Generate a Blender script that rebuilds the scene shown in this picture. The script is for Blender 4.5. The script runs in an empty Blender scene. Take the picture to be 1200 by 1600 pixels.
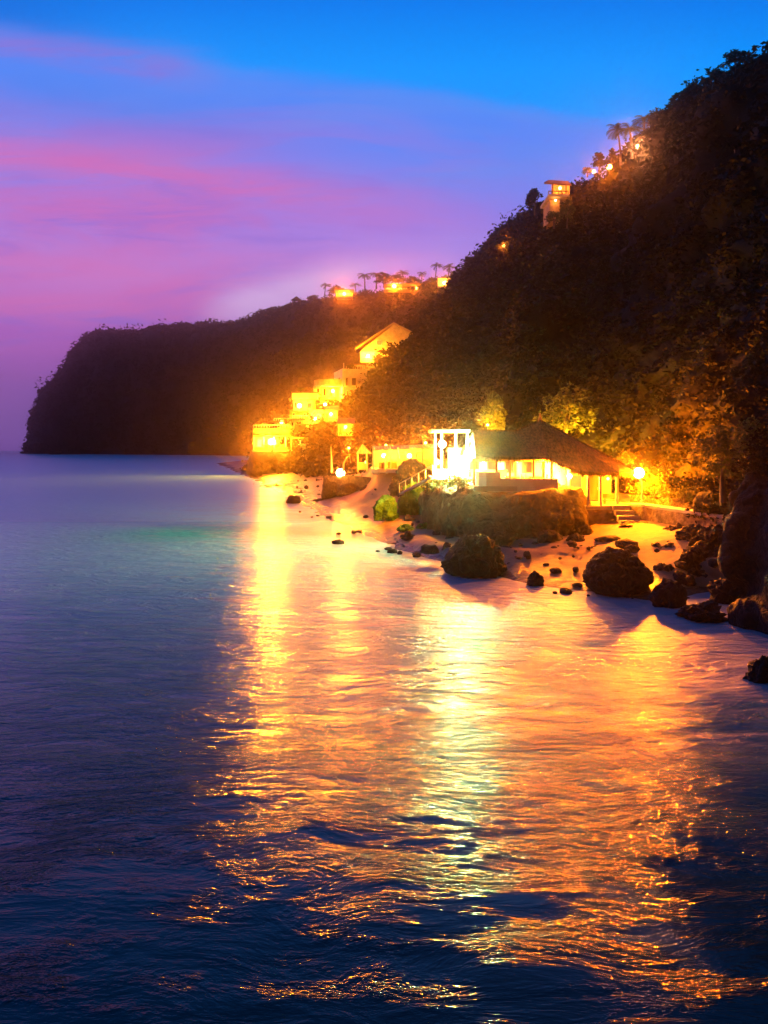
import bpy, math, random
import numpy as np
from mathutils import Vector, noise

F = 1186.0      # focal length in pixels of the 1200x1600 photograph
H = 9.0         # camera height above the sea
HZ = 699.0      # row of the horizon
rng = np.random.default_rng(7)
random.seed(11)
sc = bpy.context.scene
COL = sc.collection


def at(px, py, D):
    return Vector(((px - 600.0) / F * D, D, H - (py - HZ) / F * D))


def sea(py):
    return H * F / (py - HZ)


# ------------------------------------------------------------------ tagging
def tag(o, label=None, cat=None, group=None, kind=None):
    if label: o['label'] = label
    if cat: o['category'] = cat
    if group: o['group'] = group
    if kind: o['kind'] = kind
    return o


def thing(name, label, cat, loc=(0, 0, 0), rot=0.0, group=None):
    o = bpy.data.objects.new(name, None)
    COL.objects.link(o)
    o.location = loc
    o.rotation_euler = (0, 0, rot)
    o.empty_display_size = 0.2
    return tag(o, label, cat, group)


def root_of(o):
    while o.parent is not None:
        o = o.parent
    return o


class MB:
    """collects geometry in world coordinates and links it as one mesh object"""
    def __init__(self):
        self.v = []; self.f = []

    def add(self, vs, fs):
        n = len(self.v)
        self.v.extend([tuple(p) for p in vs])
        self.f.extend([tuple(i + n for i in f) for f in fs])
        return self

    def box(self, x0, x1, y0, y1, z0, z1):
        vs = [(x0, y0, z0), (x1, y0, z0), (x1, y1, z0), (x0, y1, z0), (x0, y0, z1), (x1, y0, z1), (x1, y1, z1), (x0, y1, z1)]
        return self.add(vs, [(3, 2, 1, 0), (4, 5, 6, 7), (0, 1, 5, 4), (1, 2, 6, 5), (2, 3, 7, 6), (3, 0, 4, 7)])

    def pbox(self, px0, px1, py0, py1, D, depth):
        a = at(px0, py1, D); b = at(px1, py0, D)
        return self.box(a.x, b.x, D, D + depth, a.z, b.z)

    def prism(self, pts, z0, z1):
        """plan polygon pts (x, y) counter-clockwise from above"""
        n = len(pts)
        vs = [(x, y, z0) for x, y in pts] + [(x, y, z1) for x, y in pts]
        fs = [tuple(range(n - 1, -1, -1)), tuple(range(n, 2 * n))]
        fs += [(i, (i + 1) % n, n + (i + 1) % n, n + i) for i in range(n)]
        return self.add(vs, fs)

    def slab(self, pts, t):
        """3D polygon pts thickened downwards by t"""
        n = len(pts)
        vs = [tuple(p) for p in pts] + [(p[0], p[1], p[2] - t) for p in pts]
        fs = [tuple(range(n)), tuple(range(2 * n - 1, n - 1, -1))]
        fs += [(i, n + i, n + (i + 1) % n, (i + 1) % n) for i in range(n)]
        return self.add(vs, fs)

    def tube(self, pts, radii, n=8):
        pts = [Vector(p) for p in pts]
        if isinstance(radii, (int, float)): radii = [radii] * len(pts)
        vs = []; fs = []
        for i, p in enumerate(pts):
            d = (pts[min(i + 1, len(pts) - 1)] - pts[max(i - 1, 0)]).normalized()
            a = d.orthogonal().normalized() if abs(d.z) < 0.9 else Vector((1, 0, 0))
            b = d.cross(a).normalized(); a = b.cross(d).normalized()
            for k in range(n):
                t = 2 * math.pi * k / n
                vs.append(p + (a * math.cos(t) + b * math.sin(t)) * radii[i])
        for i in range(len(pts) - 1):
            for k in range(n):
                k2 = (k + 1) % n
                fs.append((i * n + k, i * n + k2, (i + 1) * n + k2, (i + 1) * n + k))
        m = (len(pts) - 1) * n
        fs.append(tuple(range(n - 1, -1, -1))); fs.append(tuple(range(m, m + n)))
        return self.add(vs, fs)

    def ball(self, c, r, seg=12, rings=8, sz=1.0):
        vs = [(c[0], c[1], c[2] + r * sz)]
        for i in range(1, rings):
            t = math.pi * i / rings
            for k in range(seg):
                a = 2 * math.pi * k / seg
                vs.append((c[0] + r * math.sin(t) * math.cos(a), c[1] + r * math.sin(t) * math.sin(a), c[2] + r * sz * math.cos(t)))
        vs.append((c[0], c[1], c[2] - r * sz))
        fs = []
        for k in range(seg):
            fs.append((0, 1 + k, 1 + (k + 1) % seg))
            b = 1 + (rings - 2) * seg
            fs.append((len(vs) - 1, b + (k + 1) % seg, b + k))
        for i in range(rings - 2):
            for k in range(seg):
                a = 1 + i * seg
                fs.append((a + k, a + seg + k, a + seg + (k + 1) % seg, a + (k + 1) % seg))
        return self.add(vs, fs)

    def build(self, name, mat, parent=None, smooth=False, local=False):
        me = bpy.data.meshes.new(name)
        if parent is not None and not local:
            r = root_of(parent)
            c, s = math.cos(-r.rotation_euler.z), math.sin(-r.rotation_euler.z)
            vs = []
            for x, y, z in self.v:
                x -= r.location.x; y -= r.location.y; z -= r.location.z
                vs.append((x * c - y * s, x * s + y * c, z))
        else:
            vs = self.v
        me.from_pydata(vs, [], self.f)
        me.validate(); me.update()
        if smooth:
            me.polygons.foreach_set('use_smooth', [True] * len(me.polygons))
        me.materials.append(mat)
        o = bpy.data.objects.new(name, me)
        COL.objects.link(o)
        if parent is not None: o.parent = parent
        return o


def np_mesh(name, verts, faces, mat, parent=None, smooth=False):
    """verts (N,3), faces (M,4) numpy"""
    me = bpy.data.meshes.new(name)
    nv, nf, k = len(verts), len(faces), faces.shape[1]
    me.vertices.add(nv); me.vertices.foreach_set('co', np.ascontiguousarray(verts, dtype=np.float32).ravel())
    me.loops.add(nf * k); me.loops.foreach_set('vertex_index', np.ascontiguousarray(faces, dtype=np.int32).ravel())
    me.polygons.add(nf)
    me.polygons.foreach_set('loop_start', np.arange(0, nf * k, k, dtype=np.int32))
    if smooth: me.polygons.foreach_set('use_smooth', np.ones(nf, dtype=bool))
    me.update(calc_edges=True)
    me.validate()
    me.materials.append(mat)
    o = bpy.data.objects.new(name, me)
    COL.objects.link(o)
    if parent is not None: o.parent = parent
    return o


# ------------------------------------------------------------------ node helper
class NT:
    def __init__(self, tree):
        self.t = tree; self.n = tree.nodes; self.l = tree.links

    def node(self, kind, ins=None, **props):
        nd = self.n.new(kind)
        for k, v in props.items(): setattr(nd, k, v)
        for k, v in (ins or {}).items(): self.put(nd.inputs[k], v)
        return nd

    def put(self, sock, v):
        if isinstance(v, bpy.types.NodeSocket): self.l.new(v, sock)
        else: sock.default_value = v

    def m(self, op, a, b=None, c=None, clamp=False):
        nd = self.n.new('ShaderNodeMath'); nd.operation = op; nd.use_clamp = clamp
        self.put(nd.inputs[0], a)
        if b is not None: self.put(nd.inputs[1], b)
        if c is not None: self.put(nd.inputs[2], c)
        return nd.outputs[0]

    def smooth(self, x, lo, hi):
        nd = self.node('ShaderNodeMapRange', {'Value': x, 'From Min': lo, 'From Max': hi}, interpolation_type='SMOOTHSTEP')
        return nd.outputs['Result']

    def mix(self, fac, a, b):
        nd = self.n.new('ShaderNodeMix'); nd.data_type = 'RGBA'
        self.put(nd.inputs[0], fac)
        self.put(nd.inputs[6], a if isinstance(a, bpy.types.NodeSocket) else (*a, 1))
        self.put(nd.inputs[7], b if isinstance(b, bpy.types.NodeSocket) else (*b, 1))
        return nd.outputs[2]

    def noise(self, vec, scale, detail=4.0, rough=0.55, dist=0.0):
        nd = self.node('ShaderNodeTexNoise', {'Scale': scale, 'Detail': detail, 'Roughness': rough, 'Distortion': dist})
        if vec is not None: self.l.new(vec, nd.inputs['Vector'])
        return nd.outputs['Fac']

    def mapping(self, vec, scale=(1, 1, 1), rot=(0, 0, 0), loc=(0, 0, 0)):
        nd = self.node('ShaderNodeMapping', {'Scale': scale, 'Rotation': rot, 'Location': loc})
        self.l.new(vec, nd.inputs['Vector'])
        return nd.outputs['Vector']

    def ramp(self, fac, stops, interp='LINEAR'):
        nd = self.n.new('ShaderNodeValToRGB'); nd.color_ramp.interpolation = interp
        e = nd.color_ramp.elements
        while len(e) < len(stops): e.new(0.5)
        for i, (p, c) in enumerate(stops):
            e[i].position = p; e[i].color = (*c, 1) if len(c) == 3 else c
        self.l.new(fac, nd.inputs[0])
        return nd.outputs[0]


def new_mat(name):
    m = bpy.data.materials.new(name); m.use_nodes = True
    m.node_tree.nodes.clear()
    nt = NT(m.node_tree)
    out = nt.node('ShaderNodeOutputMaterial')
    return m, nt, out


def principled(nt, out, color, rough=0.7, normal=None, spec=0.5, metallic=0.0, **extra):
    b = nt.node('ShaderNodeBsdfPrincipled')
    nt.put(b.inputs['Base Color'], color if isinstance(color, bpy.types.NodeSocket) else (*color, 1))
    nt.put(b.inputs['Roughness'], rough)
    b.inputs['Specular IOR Level'].default_value = spec
    b.inputs['Metallic'].default_value = metallic
    if normal is not None: nt.l.new(normal, b.inputs['Normal'])
    nt.l.new(b.outputs[0], out.inputs[0])
    return b


def mat_noise(name, c0, c1, scale, rough=0.75, bump=0.3, bscale=None, bdist=0.1, spec=0.3, lo=0.35, hi=0.65, stretch=(1, 1, 1)):
    m, nt, out = new_mat(name)
    pos = nt.node('ShaderNodeNewGeometry').outputs['Position']
    v = nt.mapping(pos, stretch)
    f = nt.smooth(nt.noise(v, scale, 5), lo, hi)
    col = nt.mix(f, c0, c1)
    bn = nt.node('ShaderNodeBump', {'Strength': bump, 'Distance': bdist, 'Height': nt.noise(v, bscale or scale * 3, 6, 0.65)})
    principled(nt, out, col, rough, bn.outputs[0], spec)
    return m


M = {}


def mat_rock(name, c0, c1, scale, rough=0.75, dist=0.25, spec=0.3):
    m, nt, out = new_mat(name)
    pos = nt.node('ShaderNodeNewGeometry').outputs['Position']
    n1 = nt.noise(pos, scale, 6, 0.6)
    n2 = nt.noise(pos, scale * 4.5, 8, 0.7)
    wv = nt.node('ShaderNodeVectorMath', operation='ADD'); cn = nt.node('ShaderNodeTexNoise', {'Scale': scale * 1.5, 'Detail': 3.0})
    nt.l.new(pos, cn.inputs['Vector']); nt.l.new(pos, wv.inputs[0]); nt.l.new(cn.outputs['Color'], wv.inputs[1])
    vo = nt.node('ShaderNodeTexVoronoi', {'Scale': scale * 1.1}, feature='DISTANCE_TO_EDGE'); nt.l.new(wv.outputs[0], vo.inputs['Vector'])
    vs = nt.node('ShaderNodeTexVoronoi', {'Scale': scale * 5.5}); nt.l.new(wv.outputs[0], vs.inputs['Vector'])
    crack = nt.smooth(vo.outputs['Distance'], 0.0, 0.09)
    col = nt.mix(nt.smooth(nt.m('ADD', nt.m('MULTIPLY', n1, 0.6), nt.m('MULTIPLY', n2, 0.4)), 0.36, 0.64), c0, c1)
    h = nt.m('ADD', nt.m('ADD', nt.m('MULTIPLY', n1, 0.8), n2), nt.m('ADD', nt.m('MULTIPLY', crack, 0.4), nt.m('MULTIPLY', vs.outputs['Distance'], -0.35)))
    b = nt.node('ShaderNodeBump', {'Strength': 1.0, 'Distance': dist, 'Height': h})
    principled(nt, out, col, rough, b.outputs[0], spec)
    return m


M['rock'] = mat_rock('dark_rock', (0.03, 0.02, 0.014), (0.10, 0.066, 0.046), 0.8, 0.8, 0.4)
M['wet_rock'] = mat_rock('wet_rock', (0.012, 0.008, 0.007), (0.04, 0.027, 0.021), 0.9, 0.6, 0.2, 0.25)
M['green_lit_rock'] = mat_rock('lamp_green_rock', (0.03, 0.14, 0.01), (0.14, 0.36, 0.05), 1.0, 0.85, 0.35)  # green of the flood lamp put into the rock colour
M['cliff'] = mat_rock('cliff_rock', (0.03, 0.022, 0.02), (0.10, 0.075, 0.062), 0.05, 0.9, 4.0)
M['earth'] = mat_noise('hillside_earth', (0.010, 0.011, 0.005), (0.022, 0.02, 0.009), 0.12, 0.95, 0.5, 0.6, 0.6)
M['stone_wall'] = mat_noise('rubble_stone', (0.14, 0.11, 0.08), (0.32, 0.26, 0.19), 1.6, 0.85, 1.0, 2.6, 0.3)
M['plaster'] = mat_noise('white_plaster', (0.62, 0.58, 0.5), (0.76, 0.72, 0.64), 0.6, 0.8, 0.15, 4, 0.05)
M['cream'] = mat_noise('cream_plaster', (0.5, 0.42, 0.28), (0.66, 0.56, 0.4), 0.7, 0.8, 0.15, 4, 0.05)
M['ochre'] = mat_noise('ochre_plaster', (0.36, 0.24, 0.12), (0.5, 0.35, 0.18), 0.7, 0.85, 0.2, 4, 0.05)
M['wood'] = mat_noise('weathered_timber', (0.14, 0.085, 0.045), (0.27, 0.17, 0.09), 1.4, 0.7, 0.3, 5, 0.05, stretch=(1, 1, .2))
M['pale_wood'] = mat_noise('pale_timber', (0.42, 0.34, 0.23), (0.58, 0.48, 0.34), 1.4, 0.7, 0.3, 5, 0.05, stretch=(1, 1, .2))
M['concrete'] = mat_noise('pale_concrete', (0.4, 0.36, 0.3), (0.52, 0.47, 0.4), 0.8, 0.85, 0.2, 6, 0.03)
M['metal'] = mat_noise('painted_metal', (0.5, 0.48, 0.42), (0.6, 0.57, 0.5), 2, 0.45, 0.05, 8, 0.01)
M['dark_cloth'] = mat_noise('dark_fabric', (0.05, 0.04, 0.035), (0.1, 0.08, 0.07), 2, 0.9, 0.2, 8, 0.02)
M['trunk'] = mat_noise('bark', (0.07, 0.05, 0.035), (0.16, 0.12, 0.085), 2.2, 0.9, 0.7, 5, 0.08, stretch=(1, 1, .3))


def mat_roof():
    m, nt, out = new_mat('thatched_roof')
    pos = nt.node('ShaderNodeNewGeometry').outputs['Position']
    w = nt.node('ShaderNodeTexWave', {'Scale': 1.1, 'Distortion': 2.0, 'Detail': 3.0}, wave_type='BANDS', bands_direction='Z')
    nt.l.new(pos, w.inputs['Vector'])
    n = nt.noise(nt.mapping(pos, (3, 1, .6)), 2.0, 6, 0.65)
    col = nt.mix(nt.smooth(n, 0.35, 0.65), (0.016, 0.009, 0.006), (0.115, 0.062, 0.036))
    h = nt.m('ADD', nt.m('MULTIPLY', w.outputs['Fac'], 0.5), n)
    b = nt.node('ShaderNodeBump', {'Strength': 0.8, 'Distance': 0.12, 'Height': h})
    principled(nt, out, col, 0.9, b.outputs[0], 0.2)
    return m


def mat_tile(name, c0, c1):
    m, nt, out = new_mat(name)
    pos = nt.node('ShaderNodeNewGeometry').outputs['Position']
    w = nt.node('ShaderNodeTexWave', {'Scale': 0.8, 'Distortion': 0.6, 'Detail': 2.0}, wave_type='BANDS', bands_direction='X')
    nt.l.new(pos, w.inputs['Vector'])
    col = nt.mix(nt.noise(pos, 1.3, 4), c0, c1)
    b = nt.node('ShaderNodeBump', {'Strength': 0.6, 'Distance': 0.15, 'Height': w.outputs['Fac']})
    principled(nt, out, col, 0.75, b.outputs[0], 0.3)
    return m


M['roof'] = mat_roof()
M['tile'] = mat_tile('terracotta_tile', (0.25, 0.12, 0.06), (0.42, 0.22, 0.11))
M['pale_tile'] = mat_tile('pale_roof_tile', (0.42, 0.3, 0.16), (0.6, 0.46, 0.28))


def mat_sand():
    m, nt, out = new_mat('beach_sand')
    pos = nt.node('ShaderNodeNewGeometry').outputs['Position']
    z = nt.node('ShaderNodeSeparateXYZ'); nt.l.new(pos, z.inputs[0])
    n = nt.noise(pos, 0.35, 5)
    wet = nt.smooth(nt.m('ADD', z.outputs[2], nt.m('MULTIPLY', n, 1.2)), 0.6, 2.2)
    dry = nt.mix(nt.noise(pos, 1.2, 5), (0.25, 0.155, 0.075), (0.42, 0.28, 0.14))
    patchy = nt.mix(nt.smooth(nt.noise(nt.mapping(pos, (1, 2.2, 1)), 0.5, 6, 0.65), 0.42, 0.6), (0.10, 0.06, 0.03), (0.26, 0.16, 0.08))
    col = nt.mix(wet, patchy, dry)
    rough = nt.m('MULTIPLY_ADD', wet, 0.5, 0.24)
    h = nt.m('ADD', nt.noise(pos, 0.9, 4), nt.m('MULTIPLY', nt.noise(pos, 5, 5, 0.7), 0.35))
    b = nt.node('ShaderNodeBump', {'Strength': 0.7, 'Distance': 0.22, 'Height': h})
    principled(nt, out, col, rough, b.outputs[0], 0.35)
    return m


M['sand'] = mat_sand()


def mat_leaf(name, c0, c1, c2, scale):
    m, nt, out = new_mat(name)
    pos = nt.node('ShaderNodeNewGeometry').outputs['Position']
    f = nt.noise(pos, scale, 4)
    g = nt.noise(pos, scale * 6, 2)
    col = nt.mix(nt.smooth(f, 0.35, 0.65), c0, c1)
    col = nt.mix(nt.smooth(g, 0.5, 0.75), col, c2)
    d = nt.node('ShaderNodeBsdfPrincipled', {'Roughness': 0.6})
    d.inputs['Specular IOR Level'].default_value = 0.25
    nt.l.new(col, d.inputs['Base Color'])
    t = nt.node('ShaderNodeBsdfTranslucent'); nt.l.new(col, t.inputs[0])
    mx = nt.node('ShaderNodeMixShader', {0: 0.3})
    nt.l.new(d.outputs[0], mx.inputs[1]); nt.l.new(t.outputs[0], mx.inputs[2])
    nt.l.new(mx.outputs[0], out.inputs[0])
    return m


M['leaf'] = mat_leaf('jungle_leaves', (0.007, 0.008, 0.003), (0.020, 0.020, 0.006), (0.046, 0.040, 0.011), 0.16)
M['leaf_tree'] = mat_leaf('tree_leaves', (0.05, 0.07, 0.018), (0.11, 0.13, 0.035), (0.17, 0.17, 0.06), 0.5)
M['palm'] = mat_leaf('palm_fronds', (0.03, 0.04, 0.014), (0.065, 0.075, 0.025), (0.1, 0.09, 0.035), 0.4)


def mat_emit(name, col, strength, see_through=True):
    m, nt, out = new_mat(name)
    e = nt.node('ShaderNodeEmission', {'Color': (*col, 1), 'Strength': strength})
    if see_through:
        t = nt.node('ShaderNodeBsdfTransparent')
        a = nt.node('ShaderNodeAddShader')
        nt.l.new(e.outputs[0], a.inputs[0]); nt.l.new(t.outputs[0], a.inputs[1])
        nt.l.new(a.outputs[0], out.inputs[0])
    else:
        nt.l.new(e.outputs[0], out.inputs[0])
    return m


WARM = (1.0, 0.20, 0.002)
AMBER = (1.0, 0.2, 0.004)
WHITE = (1.0, 0.28, 0.006)
COOL = (0.45, 1.0, 0.40)
M['bulb_warm'] = mat_emit('warm_lamp_glass', (1.0, 0.5, 0.14), 7)
M['bulb_white'] = mat_emit('white_lamp_glass', (1.0, 0.75, 0.4), 8)
M['bulb_cool'] = mat_emit('cool_lamp_glass', (0.7, 1.0, 0.75), 8)
M['lit'] = mat_emit('lit_window', (1.0, 0.5, 0.1), 4.0, False)
M['lit_dim'] = mat_emit('dim_lit_window', (1.0, 0.36, 0.05), 1.2, False)


def mat_glass():
    m, nt, out = new_mat('dark_window_glass')
    principled(nt, out, (0.03, 0.022, 0.02), 0.12, None, 0.5)
    return m


M['glass'] = mat_glass()

# ------------------------------------------------------------------ camera
cam_d = bpy.data.cameras.new('camera')
cam = bpy.data.objects.new('camera', cam_d); COL.objects.link(cam)
cam.location = (0, 0, H); cam.rotation_euler = (math.radians(90), 0, 0)
cam_d.sensor_fit = 'VERTICAL'; cam_d.sensor_height = 24; cam_d.sensor_width = 18
cam_d.lens = 24 * F / 1600
cam_d.shift_y = -(800 - HZ) / 1600
cam_d.clip_start = 0.1; cam_d.clip_end = 20000
sc.camera = cam

# ------------------------------------------------------------------ world: dusk sky
w = bpy.data.worlds.new('World'); sc.world = w; w.use_nodes = True
w.node_tree.nodes.clear()
nt = NT(w.node_tree)
wo = nt.node('ShaderNodeOutputWorld')
d = nt.node('ShaderNodeTexCoord').outputs['Generated']
sx = nt.node('ShaderNodeSeparateXYZ'); nt.l.new(d, sx.inputs[0])
yy = nt.m('MAXIMUM', sx.outputs[1], 0.25)
u = nt.m('DIVIDE', sx.outputs[0], yy)
v = nt.m('MAXIMUM', nt.m('DIVIDE', sx.outputs[2], yy), 0.0)
cuv = nt.node('ShaderNodeCombineXYZ', {0: u, 1: v}).outputs[0]
wob = nt.m('SUBTRACT', nt.noise(nt.mapping(cuv, (2.2, 5.0, 1), (0, 0, 0.22)), 1.0, 5, 0.55), 0.5)
wob2 = nt.m('SUBTRACT', nt.noise(nt.mapping(cuv, (3.4, 17.0, 1), (0, 0, 0.16)), 1.0, 7, 0.66, 0.9), 0.5)
wisp = nt.smooth(nt.noise(nt.mapping(cuv, (5.0, 34.0, 1), (0, 0, 0.13)), 1.0, 7, 0.68, 1.2), 0.34, 0.72)
us = nt.m('MULTIPLY', nt.m('MAXIMUM', nt.m('MINIMUM', u, 0.6), -0.6), 1.0)
vt = nt.m('ADD', nt.m('ADD', v, nt.m('MULTIPLY', us, 0.07)), nt.m('MULTIPLY', wob, 0.05))
base = nt.ramp(nt.m('DIVIDE', vt, 1.6, clamp=True), [
    (0.0, (0.24, 0.125, 0.56)), (0.075, (0.38, 0.13, 0.66)), (0.125, (0.50, 0.24, 0.78)), (0.19, (0.29, 0.23, 0.90)),
    (0.25, (0.12, 0.26, 1.0)), (0.30, (0.05, 0.27, 1.05)), (0.345, (0.02, 0.26, 1.0)), (0.42, (0.0, 0.14, 0.62)),
    (0.50, (0.0, 0.10, 0.40)), (0.8, (0.0, 0.075, 0.25))])
# clear deep blue above the edge of the cloud veil, tilted down to the right
edge = nt.m('SUBTRACT', v, nt.m('MULTIPLY_ADD', us, -0.16, 0.462))
clear = nt.smooth(nt.m('ADD', edge, nt.m('MULTIPLY', wob, 0.07)), -0.012, 0.03)
blue = nt.ramp(nt.m('DIVIDE', v, 1.6, clamp=True), [(0.25, (0.0, 0.34, 1.1)), (0.31, (0.0, 0.33, 1.1)), (0.37, (0.0, 0.205, 0.92)), (0.45, (0.0, 0.12, 0.5)), (0.8, (0.0, 0.075, 0.25))])
base = nt.mix(clear, base, blue)
left = nt.smooth(u, -0.25, -0.62)
base = nt.mix(nt.m('MULTIPLY', nt.m('MULTIPLY', left, clear), 0.8), base, (0.0, 0.15, 0.74))


def P(px, py):
    return (px - 600) / F, (HZ - py) / F


def streak(base, p0, p1, wpx, col, amt, fade, bend=0.0, wamp=0.05):
    (u0, v0), (u1, v1) = P(*p0), P(*p1)
    k = (v1 - v0) / (u1 - u0)
    line = nt.m('MULTIPLY_ADD', us, k, v0 - k * u0)
    dv = nt.m('ADD', nt.m('SUBTRACT', v, line), nt.m('ADD', nt.m('MULTIPLY', wob, wamp), nt.m('MULTIPLY', wob2, 0.04)))
    q = nt.m('DIVIDE', dv, wpx / F)
    g = nt.m('EXPONENT', nt.m('MULTIPLY', nt.m('MULTIPLY', q, q), -1.0))
    g = nt.m('MULTIPLY', g, nt.m('ADD', nt.m('MULTIPLY_ADD', wob2, 2.0, 0.62), nt.m('MULTIPLY', wisp, 0.42), clamp=True))
    for (a, b) in fade:
        g = nt.m('MULTIPLY', g, nt.smooth(u, (a - 600) / F, (b - 600) / F))
    return nt.mix(nt.m('MULTIPLY', g, amt, clamp=True), base, col)


cl = nt.noise(nt.mapping(cuv, (1.7, 10.0, 1), (0, 0, 0.17), (0.3, 0.1, 0)), 1.0, 8, 0.62, 1.0)
cl2 = nt.noise(nt.mapping(cuv, (3.2, 22.0, 1), (0, 0, 0.10), (1.7, 0.6, 0)), 1.0, 8, 0.66, 1.4)
env = nt.m('MULTIPLY', nt.m('MULTIPLY', nt.smooth(v, 0.04, 0.14), nt.smooth(v, 0.50, 0.34)), nt.smooth(u, 0.32, -0.30))
base = nt.mix(nt.m('MULTIPLY', nt.m('MULTIPLY', nt.smooth(cl, 0.44, 0.62), env), 0.75), base, (0.55, 0.16, 0.60))
base = nt.mix(nt.m('MULTIPLY', nt.m('MULTIPLY', nt.smooth(cl2, 0.48, 0.66), env), 0.62), base, (0.16, 0.16, 0.80))
veil = nt.m('MULTIPLY', nt.smooth(v, 0.30, 0.36), nt.smooth(nt.noise(nt.mapping(cuv, (2.0, 9.0, 1), (0, 0, 0.2), (4, 2, 0)), 1.0, 7, 0.62, 0.8), 0.4, 0.7))
base = nt.mix(nt.m('MULTIPLY', nt.m('MULTIPLY', veil, nt.smooth(clear, 1.0, 0.3)), 0.45), base, (0.16, 0.30, 0.92))
PINK = (0.70, 0.16, 0.52)
MAUVE = (0.33, 0.17, 0.68)
base = streak(base, (0, 72), (330, 102), 26, MAUVE, 0.8, [(380, 230)])
base = streak(base, (0, 175), (500, 225), 40, (0.30, 0.18, 0.72), 0.55, [(650, 200)])
base = streak(base, (0, 235), (700, 340), 40, PINK, 0.7, [(900, 380)])
base = streak(base, (0, 242), (500, 300), 18, (0.76, 0.16, 0.48), 0.4, [(520, 200)])
base = streak(base, (0, 322), (420, 345), 28, PINK, 0.65, [(560, 120)])
base = streak(base, (0, 410), (600, 412), 36, (0.70, 0.19, 0.58), 0.7, [(760, 250)])
base = streak(base, (0, 470), (420, 468), 34, (0.74, 0.17, 0.52), 0.65, [(500, 100)])
base = streak(base, (0, 545), (400, 560), 30, (0.5, 0.14, 0.6), 0.5, [(400, 100)])
base = streak(base, (0, 130), (420, 190), 30, (0.04, 0.24, 0.95), 0.5, [(480, 250), (-40, 60)])
base = streak(base, (330, 490), (760, 395), 44, (0.45, 0.32, 0.95), 0.7, [(300, 430), (900, 700)], wamp=0.04)
base = streak(base, (300, 498), (600, 415), 24, (0.82, 0.62, 0.95), 0.8, [(290, 400), (620, 480)], wamp=0.03)
base = streak(base, (380, 478), (560, 446), 34, (0.66, 0.42, 0.88), 0.7, [(280, 400), (680, 480)], wamp=0.03)
nish = nt.node('ShaderNodeTexSky', sky_type='NISHITA', sun_disc=False, sun_elevation=math.radians(-1.0), sun_rotation=math.radians(-60))
base = nt.mix(nt.smooth(sx.outputs[1], -0.5, 0.3), (0.004, 0.012, 0.06), base)
bg1 = nt.node('ShaderNodeBackground', {'Color': base, 'Strength': 1.0})
bg2 = nt.node('ShaderNodeBackground', {'Color': nish.outputs[0], 'Strength': 0.02})
ad = nt.node('ShaderNodeAddShader')
nt.l.new(bg1.outputs[0], ad.inputs[0]); nt.l.new(bg2.outputs[0], ad.inputs[1])
nt.l.new(ad.outputs[0], wo.inputs[0])

sun_d = bpy.data.lights.new('sun', 'SUN'); sun_d.energy = 0.04; sun_d.angle = math.radians(10); sun_d.color = (1.0, 0.5, 0.75)
sun = bpy.data.objects.new('sun', sun_d); COL.objects.link(sun)
sun.rotation_euler = (math.radians(86), 0, math.radians(60))

sc.view_settings.view_transform = 'Standard'; sc.view_settings.look = 'None'
sc.view_settings.exposure = 0; sc.view_settings.gamma = 1
cy = sc.cycles
cy.max_bounces = 5; cy.diffuse_bounces = 2; cy.glossy_bounces = 3; cy.transmission_bounces = 2; cy.volume_bounces = 0
cy.transparent_max_bounces = 8; cy.caustics_reflective = False; cy.caustics_refractive = False
cy.sample_clamp_indirect = 3.0
cy.use_denoising = True
cy.volume_step_rate = 5.0


# ------------------------------------------------------------------ lofted terrain
def catmull(pts, m):
    P_ = np.array([tuple(p) for p in pts], float)
    n = len(P_)
    if n == 2: return P_[0] + np.linspace(0, 1, m)[:, None] * (P_[1] - P_[0])
    seg = np.linalg.norm(np.diff(P_, axis=0), axis=1)
    s = np.concatenate([[0], np.cumsum(np.sqrt(seg))])
    out = []
    E = np.vstack([2 * P_[0] - P_[1], P_, 2 * P_[-1] - P_[-2]])
    for t in np.linspace(0, s[-1], m):
        i = min(np.searchsorted(s, t, side='right') - 1, n - 2)
        f = (t - s[i]) / max(s[i + 1] - s[i], 1e-9)
        a, b, c, d_ = E[i], E[i + 1], E[i + 2], E[i + 3]
        # reduced tension keeps it from overshooting
        m1 = 0.35 * (c - a); m2 = 0.35 * (d_ - b)
        f2, f3 = f * f, f ** 3
        out.append((2 * f3 - 3 * f2 + 1) * b + (f3 - 2 * f2 + f) * m1 + (-2 * f3 + 3 * f2) * c + (f3 - f2) * m2)
    return np.array(out)


def loft(ribs, nu, nv, amp=0.0, freq=0.1, octv=4, lock=None):
    R = np.array([catmull(r, nv) for r in ribs])           # ribs x nv x 3
    G = np.array([catmull(R[:, j], nu) for j in range(nv)])  # nv x nu x 3
    G = G.transpose(1, 0, 2)
    if amp:
        du = np.gradient(G, axis=0); dv = np.gradient(G, axis=1)
        N = np.cross(du, dv); N /= np.maximum(np.linalg.norm(N, axis=2, keepdims=True), 1e-9)
        for i in range(G.shape[0]):
            for j in range(G.shape[1]):
                p = Vector(G[i, j]) * freq
                a = amp(G[i, j]) if callable(amp) else amp
                k = noise.fractal(p, 0.9, 2.1, octv) * a
                G[i, j] += N[i, j] * k
    return G


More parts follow.
